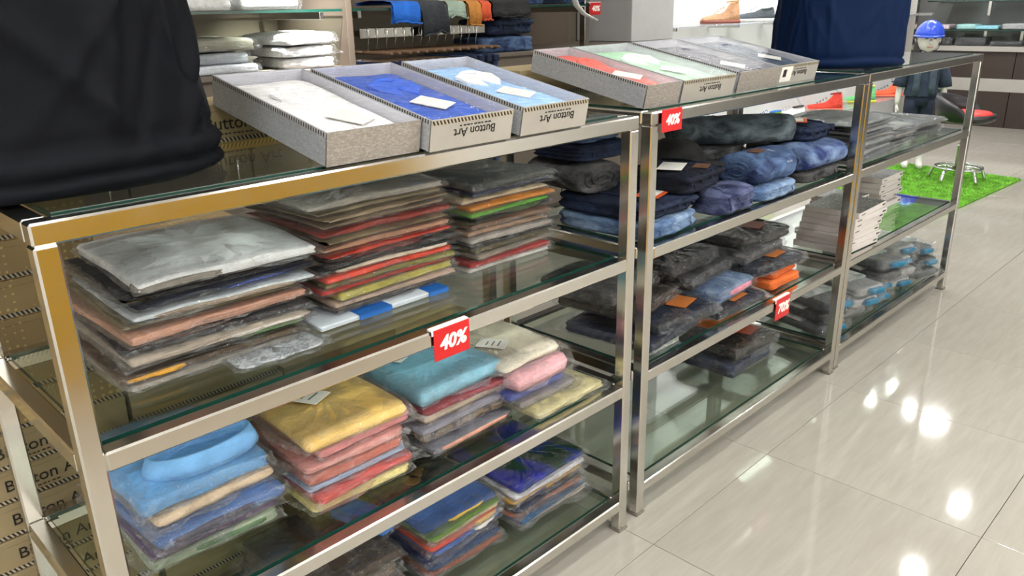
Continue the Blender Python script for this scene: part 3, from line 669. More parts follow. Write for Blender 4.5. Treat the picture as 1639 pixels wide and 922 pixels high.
# ------------------------------------------------------------------ middle rack: jeans
NAVY = denim((22, 30, 52), (44, 60, 98), 'navy'); BLUE = denim((34, 52, 100), (92, 126, 178), 'blue'); LIGHT = denim((70, 104, 156), (140, 170, 206), 'light')
TEAL = denim((40, 52, 62), (108, 124, 134), 'teal'); SLATE = denim((44, 46, 50), (104, 104, 106), 'slate'); INK = denim((14, 18, 30), (30, 40, 66), 'ink'); FADE = denim((36, 54, 120), (120, 150, 196), 'fade')
THREAD = plain('pale_thread', (176, 180, 190), .7); LEATHER = plain('leather_patch', (98, 62, 40), .6, 0, .1); ORANGE = plain('orange_card', (222, 96, 44), .5, 0, .05)
def jeans(label, cx, cy, z, w, d, h, mat, rz=0.0, group='folded jeans on the middle rack\'s upper shelf', layers=2, tagc=None, patch=None, stitch=None, loops=False, puff=.25, name='folded_jeans', bag=False):
    SEED[0] += 1; sd = SEED[0]; t = thing(name, label, 'jeans', (cx, cy, z), rz, group)
    m = slab(w, d, h, sd, layers, .007, puff, 52, r=.045, groove=.007)
    b = obj('folded_denim', m, mat, t, (0, 0, .001)); e = h*1.02
    for off in (-.28, .28):   # raised seams across the fold
        obj('seam', MB().tube([(w*off, -d/2-.001, h*.25), (w*off, -d/2+.004, h*.75), (w*off, -d/2+.03, e+.004), (w*off*.95, 0, e+.008), (w*off, d*.4, e+.002)], .0028, 6), mat, t)
    if loops:
        for k in range(4): obj('belt_loop', MB().box(-w*.4+k*w*.25, -w*.4+k*w*.25+.012, -d/2-.006, -d/2+.004, h*.5, h*.98, 0, .001), mat, t)
        obj('waistband', slab(w*.96, .045, h*.32, sd+3, 1, .002, .05, 30, r=.015), mat, t, (0, -d/2+.012, h*.62))
    if stitch:
        q = MB(); sx, sy = stitch
        for s in (-1, 1):
            for o in (0, .006):
                q.tube([(sx+s*.004, sy-.03+o, e+.006), (sx+s*.02, sy-.012+o, e+.008), (sx+s*.045, sy+.0+o, e+.007), (sx+s*.05, sy+.03+o, e+.007)], .0012, 5)
        obj('pocket_stitching', q, THREAD, t)
    if patch: obj('leather_patch', MB().box(-.03, .03, -.02, .02, 0, .002, 0, .0008), LEATHER, t, (patch[0], patch[1], e+.004), patch[2])
    if tagc:
        tg = obj('price_tag', MB().box(-.05, .05, -.032, .032, 0, .0016), tagc[3], t, (tagc[0], tagc[1], e+.009), tagc[2])
        obj('tag_print', MB().box(-.036, .036, -.02, .02, .0017, .0021), WHITE, tg)
    return t
def jroll(label, cx, cy, z, ln, ry, rzv, mat, rz=0.0, group='folded jeans on the middle rack\'s upper shelf', stitch=True, patch=None, name='rolled_jeans'):
    SEED[0] += 1; sd = SEED[0]; t = thing(name, label, 'jeans', (cx, cy, z), rz, group); n = 36; n1, n2 = wob(sd, 4), wob(sd+5, 4)
    rings = []; xs = [-.5, -.495, -.48, -.4, -.25, -.1, .05, .2, .35, .45, .485, .497, .5]
    sc = [.6, .82, .95, 1, 1.02, .99, 1.01, 1, 1.02, .99, .95, .84, .62]
    for q, s in zip(xs, sc):
        rings.append([(q*ln+.006*n1(k/n*6.28*2), ry*s*math.copysign(abs(math.cos(2*math.pi*k/n))**.75, math.cos(2*math.pi*k/n))*(1+.03*n2(q*9+k*.5)),
                       max(.0, rzv+rzv*s*math.copysign(abs(math.sin(2*math.pi*k/n))**.8, math.sin(2*math.pi*k/n))*(1+.04*n1(q*11+k*.4)))) for k in range(n)])
    obj('rolled_denim', MB().rings(rings, 0, True), mat, t)
    for e in (-1, 1):   # the roll's coil showing at both ends
        pts = []; sp = MB()
        for k in range(40):
            a = k/40*4.2*math.pi; r = .2+.7*k/40; pts.append((e*ln*.501, ry*.8*r*math.cos(a), rzv+rzv*.8*r*math.sin(a)))
        sp.tube(pts, .0035, 5); obj('coiled_edge', sp, mat, t)
    if stitch:
        for o in (-.16, -.13): obj('seam', MB().tube([(ln*o, ry*math.cos(a)*1.01, rzv+rzv*math.sin(a)*1.03) for a in [.3+k*.25 for k in range(11)]], .0015, 5), mat, t)
    if patch: obj('leather_patch', MB().box(-.03, .03, -.018, .018, 0, .003, 0, .001), LEATHER, t, (patch, -.01, rzv*2+.001), .2)
    return t
# left pile
jeans('light blue folded jeans, lowest at the middle rack\'s left end', 1.445, .19, Z1, .26, .31, .040, LIGHT, .02)
jeans('navy folded jeans with an orange price tag in the middle rack\'s left pile', 1.445, .20, Z1+.046, .25, .30, .038, NAVY, -.03, tagc=(.0, -.09, .3, ORANGE), loops=True)
jroll('brown-grey rolled jeans on the left pile of the middle rack', 1.40, .34, Z1+.088, .22, .085, .040, SLATE, 1.45)
jeans('dark denim folded jeans with a white card on top, middle rack\'s left pile', 1.585, .14, Z1+.088, .22, .19, .052, INK, .08, tagc=(-.05, -.02, .35, WHITE), patch=(.02, -.07, .3), loops=True)
jeans('ribbed dark blue folded jeans highest in the middle rack\'s left pile', 1.43, .34, Z1+.172, .21, .20, .040, NAVY, -.05, layers=4)
jeans('second ribbed dark blue jeans laid over the left pile, middle rack', 1.43, .35, Z1+.216, .19, .17, .034, BLUE, .08, layers=4)
# middle group
jeans('inky folded jeans lowest under the black cap', 1.80, .27, Z1, .19, .24, .042, INK, .0, layers=2)
jeans('blue-black folded jeans right under the black cap', 1.80, .27, Z1+.045, .18, .22, .042, NAVY, .0, layers=2)
jeans('violet-blue faded jeans at the shelf edge beside the white-card jeans', 1.755, .085, Z1, .20, .12, .06, denim((34, 44, 84), (110, 120, 170), 'violet'), .0, layers=3)
jeans('pale blue jeans at the shelf edge under the pocketed navy jeans', 1.995, .11, Z1, .25, .17, .038, LIGHT, .0)
pj = jroll('rolled navy jeans with white pocket stitching and brown patch', 1.99, .11, Z1+.041, .22, .076, .046, BLUE, -.05, patch=-.03)
for s_ in (-1, 1):
    for o_ in (0, .007): obj('pocket_stitching', MB().tube([(.055+s_*(.004+.028*k/5+o_), -.0785*math.cos(.25+.22*k), .046+.0475*math.sin(.25+.22*k)) for k in range(6)], .0013, 5), THREAD, pj)
jeans('black-blue folded jeans at the back, lowest under the long teal roll', 2.07, .345, Z1, .30, .20, .058, INK, .0, layers=3)
jeans('smoky folded jeans at the back right under the long teal roll', 2.07, .345, Z1+.061, .29, .19, .058, SLATE, .0, layers=3)
jroll('long dark teal jeans roll lying slantwise on the back pile, middle rack', 2.10, .275, Z1+.123, .40, .075, .044, TEAL, -.62)
# right group
jeans('charcoal folded jeans lowest in the middle rack\'s right pile', 2.325, .17, Z1, .27, .26, .034, SLATE, .0)
jroll('faded royal blue jeans roll in the middle rack\'s right pile', 2.32, .115, Z1+.037, .27, .090, .040, FADE, -.02)
jeans('ash folded jeans behind the faded royal blue roll', 2.36, .27, Z1+.037, .19, .11, .075, SLATE, .0, layers=3)
jeans('navy folded jeans with an orange-framed tag, middle rack\'s right pile', 2.375, .20, Z1+.120, .19, .22, .044, NAVY, -.04, tagc=(.0, -.02, .5, ORANGE), loops=True)
# cap
cp = thing('baseball_cap', 'black baseball cap resting between the jeans piles', 'cap', (1.785, .275, Z1+.093), math.radians(-50)); cr = []
for k in range(9):
    a = k/8*math.pi/2; cr.append([(.092*math.cos(a)*math.cos(q)+.004*math.cos(6*q), .080*math.cos(a)*math.sin(q), .088*math.sin(a)**.85) for q in [2*math.pi*i/32 for i in range(32)]])
obj('cap_crown', MB().rings(cr, 0, True), fabric((24, 24, 26)), cp)
br = MB(); vs = []
for j in range(6):
    for i in range(13): a = -1.15+2.3*i/12; vs.append(((.088+.065*j/5*math.cos(a)**.6)*math.cos(a), (.078+.045*j/5)*math.sin(a), .012-.010*j/5-.03*math.sin(a)**2*j/5*.5))
br.add(vs+[(x, y, z-.004) for x, y, z in vs], [(j*13+i, j*13+i+1, (j+1)*13+i+1, (j+1)*13+i) for j in range(5) for i in range(12)]+[(78+j*13+i, 78+(j+1)*13+i, 78+(j+1)*13+i+1, 78+j*13+i+1) for j in range(5) for i in range(12)]+[(65+i, 66+i, 144+i, 143+i) for i in range(12)], 0, True)
obj('cap_brim', br, fabric((24, 24, 26)), cp, (0, 0, .01)); obj('cap_button', MB().lathe([(.009, .084), (.009, .090), (.003, .093)], 12), fabric((30, 30, 32)), cp)
obj('sweatband_trim', MB().tube([(.09*math.cos(a), .079*math.sin(a), .008) for a in [k/24*2*math.pi for k in range(25)]], .003, 5), plain('cap_trim', (120, 116, 110), .6), cp)

# ------------------------------------------------------------------ middle rack, lower and bottom shelves: bagged jeans
G4 = 'bagged jeans on the middle rack\'s lower shelves'
BT = plain('brown_label', (176, 104, 48), .5); RT = plain('red_brown_label', (118, 52, 38), .5)
def lab_on(t, x, y, z, rz, mat, w=.09, d=.06): obj('card_label', MB().box(-w/2, w/2, -d/2, d/2, 0, .0015), mat, t, (x, y, z), rz)
def bj(label, *a, mat=None, labels=(), **k):
    t = pack('bagged_jeans', label, 'jeans', G4, *a, (50, 50, 55), mat=mat, **k)
    for l in labels: lab_on(t, *l)
    return t
bj('bagged denim-blue jeans lowest at the left, middle rack lower shelf', 1.52, .215, Z2, .30, .30, .034, mat=NAVY, rz=.1, flap=.04)
bj('bagged dark jeans with an amber card label, middle rack lower shelf', 1.58, .195, Z2+.036, .27, .29, .036, mat=INK, rz=-.1, labels=[(.05, -.07, .038, .3, BT), (.05, .0, .038, .3, RT)], flap=.04)
bj('bagged brown-black jeans over the amber-labelled pair', 1.50, .26, Z2+.075, .26, .27, .038, mat=denim((34, 28, 24), (72, 62, 52), 'umber'), rz=.15, flap=.03)
bj('bagged charcoal jeans near the left post, middle rack lower shelf', 1.46, .30, Z2+.116, .25, .26, .044, mat=SLATE, rz=.1, flap=.03)
bj('bagged light blue jeans with pink lining, middle rack lower shelf', 1.868, .215, Z2+.031, .24, .28, .044, mat=LIGHT, rz=.05, accent=(.3, .9, (206, 120, 140)), flap=.02)
bj('flat orange-labelled dark bag at the shelf edge, middle rack', 1.86, .19, Z2, .28, .30, .028, mat=INK, rz=-.05, labels=[(.02, -.09, .029, .1, BT)], flap=.03)
bj('bagged grey-black jeans rolled above the pink-lined pair', 1.81, .27, Z2+.080, .28, .26, .044, mat=denim((30, 31, 34), (84, 86, 90), 'coal'), rz=.12, flap=.03)
bj('bagged black jeans highest in the lower shelf\'s middle pile, middle rack', 1.76, .29, Z2+.125, .28, .25, .042, mat=denim((18, 18, 20), (56, 57, 60), 'jet'), rz=.05, flap=.03)
og = fabric((206, 92, 30))
pack('folded_garment', 'bright orange folded garment lowest in the right pile, middle rack lower shelf', 'garment', G4, 2.16, .20, Z2, .20, .30, .030, (206, 92, 30), -.05, bag=False)
pack('folded_garment', 'second orange folded garment under the brown-labelled bags, middle rack', 'garment', G4, 2.16, .21, Z2+.032, .19, .29, .028, (196, 84, 26), .05, bag=False)
bj('bagged midnight jeans with a tan label, right pile of the middle rack', 2.13, .20, Z2+.062, .28, .29, .036, mat=INK, rz=-.12, labels=[(.03, -.08, .038, .2, BT), (.06, .0, .038, .2, RT)], flap=.04)
bj('bagged pale-cuffed jeans in the right pile, middle rack lower shelf', 2.10, .25, Z2+.100, .28, .28, .034, mat=SLATE, rz=.05, flap=.03)
bj('bagged black jeans with a rust label, highest in the right pile', 2.14, .26, Z2+.136, .29, .28, .040, mat=denim((16, 16, 18), (48, 46, 46), 'soot'), rz=-.06, labels=[(.03, -.06, .043, .3, RT)], flap=.04)
bj('bagged blue-black jeans lowest on the middle rack\'s bottom shelf', 2.16, .285, Z3, .29, .27, .052, mat=NAVY, rz=.03, flap=.05)
bj('bagged black jeans with a russet label on the middle rack\'s bottom shelf', 2.18, .275, Z3+.054, .27, .26, .048, mat=denim((20, 18, 18), (60, 54, 50), 'pitch'), rz=-.08, labels=[(.05, -.05, .05, .2, RT)], flap=.05)
pack('folded_garment', 'vivid orange garment lying over the bagged jeans, middle rack bottom shelf', 'garment', G4, 2.22, .33, Z3+.105, .20, .20, .035, (224, 106, 24), .1, bag=False)

# ------------------------------------------------------------------ far rack
G5 = 'grey bagged packets on the far rack\'s upper shelf'
gr = [(120, 122, 124), (96, 98, 100), (140, 142, 142), (84, 88, 92), (128, 126, 122)]; gw = ['mid-grey', 'dark grey', 'pale grey', 'slate', 'warm grey']
stack('left pile, far rack upper shelf', G5, 2.78, .225, Z1, .36, .33, [(gw[i % 5], gr[i % 5], .0135) for i in range(10)], noun='bagged packet', name='bagged_packet', cat='packet', drift=(-.02, .0), jit=.014, r=.005)
stack('middle pile, far rack upper shelf', G5, 3.12, .25, Z1, .24, .32, [(gw[(i+2) % 5], gr[(i+2) % 5], .0125) for i in range(6)], noun='bagged packet', name='bagged_packet', cat='packet', jit=.012, r=.005)
stack('right pile, far rack upper shelf', G5, 3.46, .26, Z1, .34, .33, [('glossy dark grey', (92, 94, 96), .018), ('grey', (118, 120, 122), .016), ('dull black', (58, 60, 62), .014), ('grey-green', (104, 110, 104), .014)], noun='bagged packet', name='bagged_packet', cat='packet', jit=.01, r=.005)
slim_m = {}
def slim_box(label, cx, cy, z, w, d, h, rz, dark):
    if dark not in slim_m:
        pm = patterned('slim_box_top', (60, 62, 66), (150, 140, 138), 14, .35) if dark else plain('slim_box_top_pale', (176, 170, 168), .4, 0, .1)
        slim_m[dark] = (MB().box(-.5, .5, -.5, .5, 0, 1, 0, .02).mesh('carton', [plain('carton_white', (206, 200, 196), .45, 0, .05)]), MB().box(-.49, .49, -.49, .49, 1.0, 1.02).mesh('printed_top', [pm]),
                        MB().box(.34, .45, -.502, -.5, .35, .65).box(-.44, -.3, -.502, -.5, .42, .58).mesh('edge_print', [plain('edge_ink', (60, 58, 60), .5)]))
    t = thing('slim_box', label, 'box', (cx, cy, z), rz, 'slim printed boxes on the far rack'); 
    for nm, me in zip(('carton', 'printed_top', 'edge_print'), slim_m[dark]): link(nm, me, t).scale = (w, d, h)
    return t
for lb, cx, cy, w, d, n, hh in (('left pile, far rack lower shelf', 2.745, .15, .27, .21, 7, .0205), ('black-topped pile, far rack lower shelf', 3.15, .33, .19, .17, 4, .022), ('right pile, far rack lower shelf', 3.46, .31, .24, .17, 6, .023)):
    rn = random.Random(n*7)
    for k in range(n): slim_box('slim white box, %s of %s' % ('lowest' if k == 0 else ORD[n-1-k], lb), cx+rn.uniform(-.012, .012)+.008*k*(n == 7), cy+rn.uniform(-.01, .01), Z2+.0008+k*(hh*1.03), w, d, hh, rn.uniform(-.06, .06), k == n-1)
G6 = 'sock packets heaped on the far rack\'s bottom shelf'
CY = fabric((18, 96, 130)); PALEP = printed((206, 208, 206), (150, 162, 158), 8)
def sock_pack(label, cx, cy, z, w, d, h, rz, rgb, tip=True):
    SEED[0] += 1; t = thing('sock_packet', label, 'packet', (cx, cy, z), rz, G6)
    obj('packed_socks', slab(w, d, h, SEED[0], 2, .004, .2), fabric(rgb), t, (0, 0, .001))
    obj('paper_sleeve', slab(w*1.02, d*.66, h*.42, SEED[0]+2, 1, .002, .1, 36, r=.006), PALEP, t, (0, .035, h*.92))
    if tip: obj('cyan_end', slab(w*.5, .05, h*.6, SEED[0]+4, 2, .003, .1, 28, r=.01), CY, t, (w*.12, -d/2+.004, h*.2))
    obj('plastic_bag', bagmesh(w+.01, d+.03, h*1.35, SEED[0], .015), BAG, t)
rn = random.Random(5); nm = ['leftmost', 'second from left', 'third from left', 'fourth from left', 'rightmost']
for k in range(5):
    for lvl in range((3, 3, 4, 4, 3)[k]):
        sock_pack('sock packet, %s column, %s layer of the heap on the far rack\'s bottom' % (nm[k], ('lowest', 'second', 'third', 'fourth')[lvl]), 2.685+.232*k+rn.uniform(-.006, .006), .215+rn.uniform(-.03, .03), Z3+lvl*.051, .168, .30, .034, rn.uniform(-.03, .03)-.24,
                  ((70, 74, 78), (120, 122, 122), (48, 50, 54), (150, 150, 148))[(k+lvl*2) % 4], tip=(k+lvl) % 3 != 1)

pc = thing('plastic_packet', 'crumpled printed plastic packet on the floor under the far rack\'s right end', 'packet', (3.60, .16, 0), .4)
obj('printed_insert', slab(.10, .015, .055, 77, 1, .004, .1, 30, r=.006), patterned('newsprint', (196, 202, 206), (140, 146, 152), 60), pc, (0, 0, .001)); obj('clear_sleeve', bagmesh(.12, .035, .062, 78, .02), BAG, pc)
# ------------------------------------------------------------------ back wall units
BAYM = plain('bay_panel', (98, 86, 74), .6, 0, .06, 3); CABM = plain('cabinet_grey_brown', (104, 94, 84), .5, 0, .08, 3)
def unit(name, label, x0, x1, y0, y1, z1, mat, top=None):
    t = thing(name, label, 'cabinet', (x0, y0, 0), 0)
    obj('carcass', MB().box(0, x1-x0, .012, y1-y0, 0, z1-.02, 0, .002), mat, t)
    n = max(1, round((x1-x0)/.5)); dw = (x1-x0)/n
    for k in range(n):
        d = obj('door', MB().box(k*dw+.004, (k+1)*dw-.004, 0, .0115, .08, z1-.03, 0, .002), mat, t)
        obj('handle', MB().tube([((k+.85)*dw, -.001, z1*.6), ((k+.85)*dw, -.02, z1*.6), ((k+.85)*dw, -.02, z1*.6+.12), ((k+.85)*dw, -.001, z1*.6+.12)], .005, 6), CHROME, d)
    obj('counter_top', MB().box(-.004, x1-x0+.004, -.01, y1-y0, z1-.02, z1, 0, .002), top or mat, t)
    return t
unit('base_cabinet', 'grey-brown base cabinet under the white shirt packs at the back wall', .3, 1.74, 1.88, 2.41, 1.09, CABM)
unit('base_cabinet', 'grey-brown base cabinet under the folded jeans at the back wall', 2.56, 4.28, 1.90, 2.41, 1.095, CABM)
tag(obj('trim_2', MB().box(1.745, 1.775, 1.86, 2.41, 0, 2.3, 0, .002), BAYM), 'upright divider panel between the wall bays', None, None, 'structure')
tag(obj('trim_3', MB().box(1.78, 3.72, 2.36, 2.41, 0, 2.3, 0, .002), BAYM), 'brown back panel of the hanging bay', None, None, 'structure')
tag(obj('trim_4', MB().box(3.36, 3.40, 1.93, 1.97, 1.096, 2.3, 0, .002), STEEL), 'slotted upright carrying the wall shelves', None, None, 'structure')
tag(obj('trim_5', MB().box(3.86, 4.30, 1.98, 2.41, 1.096, 2.5, 0, .003), plain('light_grey_panel', (190, 190, 192), .5, 0, .03)), 'light grey end panel beside the shoe wall', None, None, 'structure')
tag(obj('trim_6', MB().box(4.30, 9.2, 2.30, 2.41, 0, 2.5, 0, .003), plain('shoe_wall_white', (236, 236, 236), .45, 0, .02)), 'white backing of the shoe wall', None, None, 'structure')
tag(obj('trim_7', MB().box(9.2, 9.27, 2.20, 2.41, 0, 2.5, 0, .003), STEEL), 'steel corner post at the end of the shoe wall', None, None, 'structure')
def glass_ledge(label, x0, x1, y0, y1, z, th=.01, vert=True):
    t = thing('glass_ledge', label, 'shelf', (x0, y0, z), 0)
    g = MB(); w, d = x1-x0, y1-y0
    v = [(0, 0, -th), (w, 0, -th), (w, d, -th), (0, d, -th), (0, 0, 0), (w, 0, 0), (w, d, 0), (0, d, 0)]
    g.add(v, [(3, 2, 1, 0), (4, 5, 6, 7)], 0).add(v, [(0, 1, 5, 4), (1, 2, 6, 5), (2, 3, 7, 6), (3, 0, 4, 7)], 1)
    obj('pane', g, [GLASS, GEDGE], t)
    for px in (.06, w-.09): obj('bracket', MB().box(px, px+.02, .03, d, -th-.03, -th-.0005, 0, .002), STEEL, t)
    return t
glass_ledge('eye-level glass shelf carrying bright white shirt packs', .35, 1.74, 1.88, 2.40, 1.318)
glass_ledge('eye-level glass shelf with clothes draped over its edge', 1.79, 3.42, 1.90, 2.35, 1.318)
WP = 'white shirt packs on the back wall shelf'
for k, (lb, w) in enumerate((('leftmost', .30), ('second from left', .26), ('third from left', .28), ('fourth from left', .26))):
    pack('bagged_shirt', 'white bagged shirt, %s on the eye-level glass shelf' % lb, 'shirt', WP, .55+.30*k, 2.09, 1.319, w, .34, .075, (228, 228, 230), 0, layers=2, puff=.3, flap=.04)
stack('left pile on the back wall cabinet', WP, 1.225, 2.09, 1.091, .29, .36, [('olive grey', (116, 112, 96), .05), ('pale blue-grey', (150, 158, 164), .045), ('blue-edged white', (190, 196, 206), .035)], noun='bagged shirt', flap=.05, drift=(-.02, .02), rj=.10)
stack('bright white pile on the back wall cabinet', WP, 1.585, 2.07, 1.091, .25, .34, [('brilliant white', (240, 240, 240), .05), ('snow white', (240, 240, 240), .045), ('crinkled white', (240, 240, 240), .045)], noun='bagged shirt', flap=.05, rj=.14)
pack('bagged_shirt', 'pinkish bagged shirt half hidden behind the black tee', 'shirt', WP, .92, 2.07, 1.091, .22, .34, .09, (190, 166, 160), .1, flap=.05)
area('track_spot_light', (1.5, 1.5, 2.6), (math.radians(22), math.radians(-3), 0), .08, .08, 16, shape='DISK', spread=math.radians(26))
# clothes draped over the glass shelf's edge
def draped(name, label, cat, x, w, drop, rgb, depth=.26, seed=0, mat=None, y=1.90, z=1.3195):
    t = thing(name, label, cat, (x, y, z), 0, 'clothes draped over the glass shelf edge'); n1, n2 = wob(seed, 4), wob(seed+3, 4); mb = MB()
    prof = [(depth, .022), (depth*.6, .03), (.06, .028), (.0, .022), (-.02, .006), (-.026, -.03), (-.028, -drop*.5), (-.026, -drop)]
    nx = 14; R = []
    for side in (1, -1):
        for q in (prof if side > 0 else prof[::-1]):
            row = []
            for i in range(nx+1):
                u = i/nx; f = .007*n1(u*9+q[1]*6); zz = q[1]+(0 if side > 0 else -.012 if q[0] > -.01 else 0); yy = q[0]-(f if q[1] < 0 else 0)+(0 if side > 0 else (.016 if q[0] <= -.01 else 0))
                if q[1] <= -drop*.99: zz += .010*n2(u*4)
                row.append((u*w+.01*n2(q[1]*20), yy, max(zz, .0008) if q[0] > .0 else zz))
            R.append(row)
    R.append(R[0]); mb.rings(R, 0, True, False, False, closed=False)
    obj('draped_cloth', mb, mat or fabric(rgb), t); 
    obj('hem', MB().tube([(i/nx*w, -.034, -drop+.004+.010*n2(i/nx*4)) for i in range(nx+1)], .004, 6), mat or fabric(rgb), t)
    return t
draped('draped_shirt', 'bright blue shirt draped over the glass shelf', 'shirt', 2.00, .15, .07, (18, 92, 196), seed=1)
draped('draped_shirt', 'dark charcoal shirt drooping lowest over the glass shelf', 'shirt', 2.16, .15, .12, (44, 48, 54), seed=2)
draped('draped_shirt', 'grey-green shirt draped over the glass shelf', 'shirt', 2.32, .11, .05, (128, 146, 130), seed=3)
draped('draped_shirt', 'mustard and rust shirt draped over the glass shelf', 'shirt', 2.44, .08, .09, (176, 112, 40), seed=4)
draped('draped_shirt', 'orange-red patch shirt draped over the glass shelf', 'shirt', 2.53, .06, .07, (196, 70, 34), seed=5)
draped('draped_shirt', 'black shirt draped widest over the glass shelf', 'shirt', 2.60, .26, .055, (20, 18, 20), seed=6)
for k in range(3): jeans('denim pile on the glass shelf\'s right end, %s' % ('nearest the black shirt', 'in the middle', 'nearest the white curved bracket')[k], 3.0+.16*k, 2.10, 1.320, .13, .30, .06, (BLUE, NAVY, BLUE)[k], 0, 'jeans on the eye-level glass shelf', layers=3)
# hanging rail
hr = thing('hang_rail', 'flat steel hanging rail on the back wall', 'rail', (1.85, 1.93, 1.215))
obj('bar', MB().box(0, .74, -.004, .004, -.020, .020, 0, .001), STEEL, hr)
for x in (.03, .71): obj('arm', MB().box(x-.01, x+.01, .004, .43, -.012, .012, 0, .002), STEEL, hr)
WOOD = plain('hanger_wood', (112, 86, 64), .5, 0, .15, 20)
hm = MB().tube([(0, 0, -.075), (0, -.002, -.045), (0, -.012, -.02), (0, -.014, .01), (0, -.004, .0235), (0, .010, .022), (0, .014, .006)], .0022, 6).mesh('hook', [CHROME])
wb = MB().tube([(0, -.17, -.082), (0, -.16, -.080), (0, .16, -.080), (0, .17, -.082)], [.006, .010, .010, .006], 8, flat=.7).mesh('wooden_bar', [WOOD])
names = ['first', 'second', 'third', 'fourth', 'fifth', 'sixth', 'seventh', 'eighth', 'ninth', 'tenth', 'eleventh', 'twelfth', 'thirteenth', 'fourteenth']
hj = [MB().box(-.014, .014, -.15, .15, -.62, -.095, 0, .008).mesh('hung_denim', [m]) for m in (fabric((120, 92, 70)), fabric((104, 84, 70)), NAVY, BLUE)]
lp_m = MB().box(-.016, .016, -.153, .153, -.13, -.098, 0, .004).mesh('waistband', [NAVY])
for k in range(14):
    x = 1.89+.049*k; rz = random.Random(k).uniform(-.03, .03)
    h = thing('clothes_hanger', 'wooden hanger with wire hook, %s from left on the rail' % names[k], 'hanger', (x, 1.93, 1.215), rz, 'hangers on the rail'); link('hook', hm, h); link('wooden_bar', wb, h)
    j = thing('hanging_jeans', 'jeans hanging on the %s hanger from left' % names[k], 'jeans', (x, 1.93, 1.198), rz, 'jeans on hangers'); link('hung_denim', hj[(k % 2) + (2 if k > 7 else 0)], j); link('waistband', lp_m, j)
jeans('rumpled blue jeans folded under another pair by the hanging rail', 2.77, 2.06, 1.096, .36, .28, .072, BLUE, -.1, 'jeans folded on the back cabinet', layers=3)
jeans('dark blue jeans folded on the rumpled pair by the hanging rail', 2.79, 2.06, 1.179, .35, .26, .075, NAVY, .15, 'jeans folded on the back cabinet', layers=2, loops=True)
wc = thing('curved_bracket', 'white curved plastic strip hanging below the upper shelf', 'bracket', (3.13, 1.80, 1.40))
obj('curved_strip', MB().tube([(.0, 0, .05), (-.02, 0, -.04), (.0, 0, -.085), (.06, 0, -.13), (.17, 0, -.165)], [.018, .02, .02, .019, .012], 10, flat=.4), plain('white_plastic', (240, 240, 238), .4, 0, .02), wc)
obj('hanging_wire', MB().tube([(0, 0, .05), (0, .0, .9)], .002, 6), CHROME, wc)
sign('small red 40% sign hung on the back wall shelf edge', '40%', 3.36, 1.895, 1.325, .09, .065)

# ------------------------------------------------------------------ shoe wall
ACR = clear('frosted_acrylic', (.93, .94, .95), .12, .06, .7, 2.4, .2, 8, .18)
def shelf_strip(label, x0, x1, z):
    t = thing('shoe_shelf', label, 'shelf', (x0, 2.0, z)); obj('pane', MB().box(0, x1-x0, 0, .295, -.008, 0, 0, .001), ACR, t)
    for k in range(int((x1-x0)/.8)+1): obj('bracket', MB().box(.1+k*.8, .115+k*.8, .05, .295, -.03, -.0085, 0, .001), STEEL, t)
for i, z in enumerate((.36, 1.165)): shelf_strip('clear acrylic shoe shelf, %s on the shoe wall' % ('lower one', 'upper one')[i], 4.34, 9.15, z)
rm = MB(); vs = []
for j in range(9):
    v = j/8
    for i in range(7):
        u = i/6-.5; vs.append((u*(.15-.06*v), .02+.10*v**1.5+.02*math.cos(u*3), .002+.17*v))
rm.add(vs+[(x, y+.004, z) for x, y, z in vs], [(j*7+i, j*7+i+1, (j+1)*7+i+1, (j+1)*7+i) for j in range(8) for i in range(6)]+[(63+j*7+i, 63+(j+1)*7+i, 63+(j+1)*7+i+1, 63+j*7+i+1) for j in range(8) for i in range(6)], 0, True)
riser_m = rm.mesh('bent_sheet', [ACR]); rbase = MB().box(-.07, .07, .0, .12, 0, .003).mesh('base_plate', [ACR])
ordn = ['nearest', 'second', 'third', 'fourth', 'fifth', 'sixth', 'seventh', 'eighth', 'ninth']
for k in range(9):
    t = thing('shoe_riser', 'frosted acrylic shoe riser, %s along the lower shoe shelf' % ordn[k], 'riser', ((4.55, 4.85, 5.15, 5.45, 6.6, 7.4, 8.05, 8.75, 9.0)[k], 2.08, .361), 0, 'acrylic shoe risers'); link('bent_sheet', riser_m, t); link('base_plate', rbase, t)
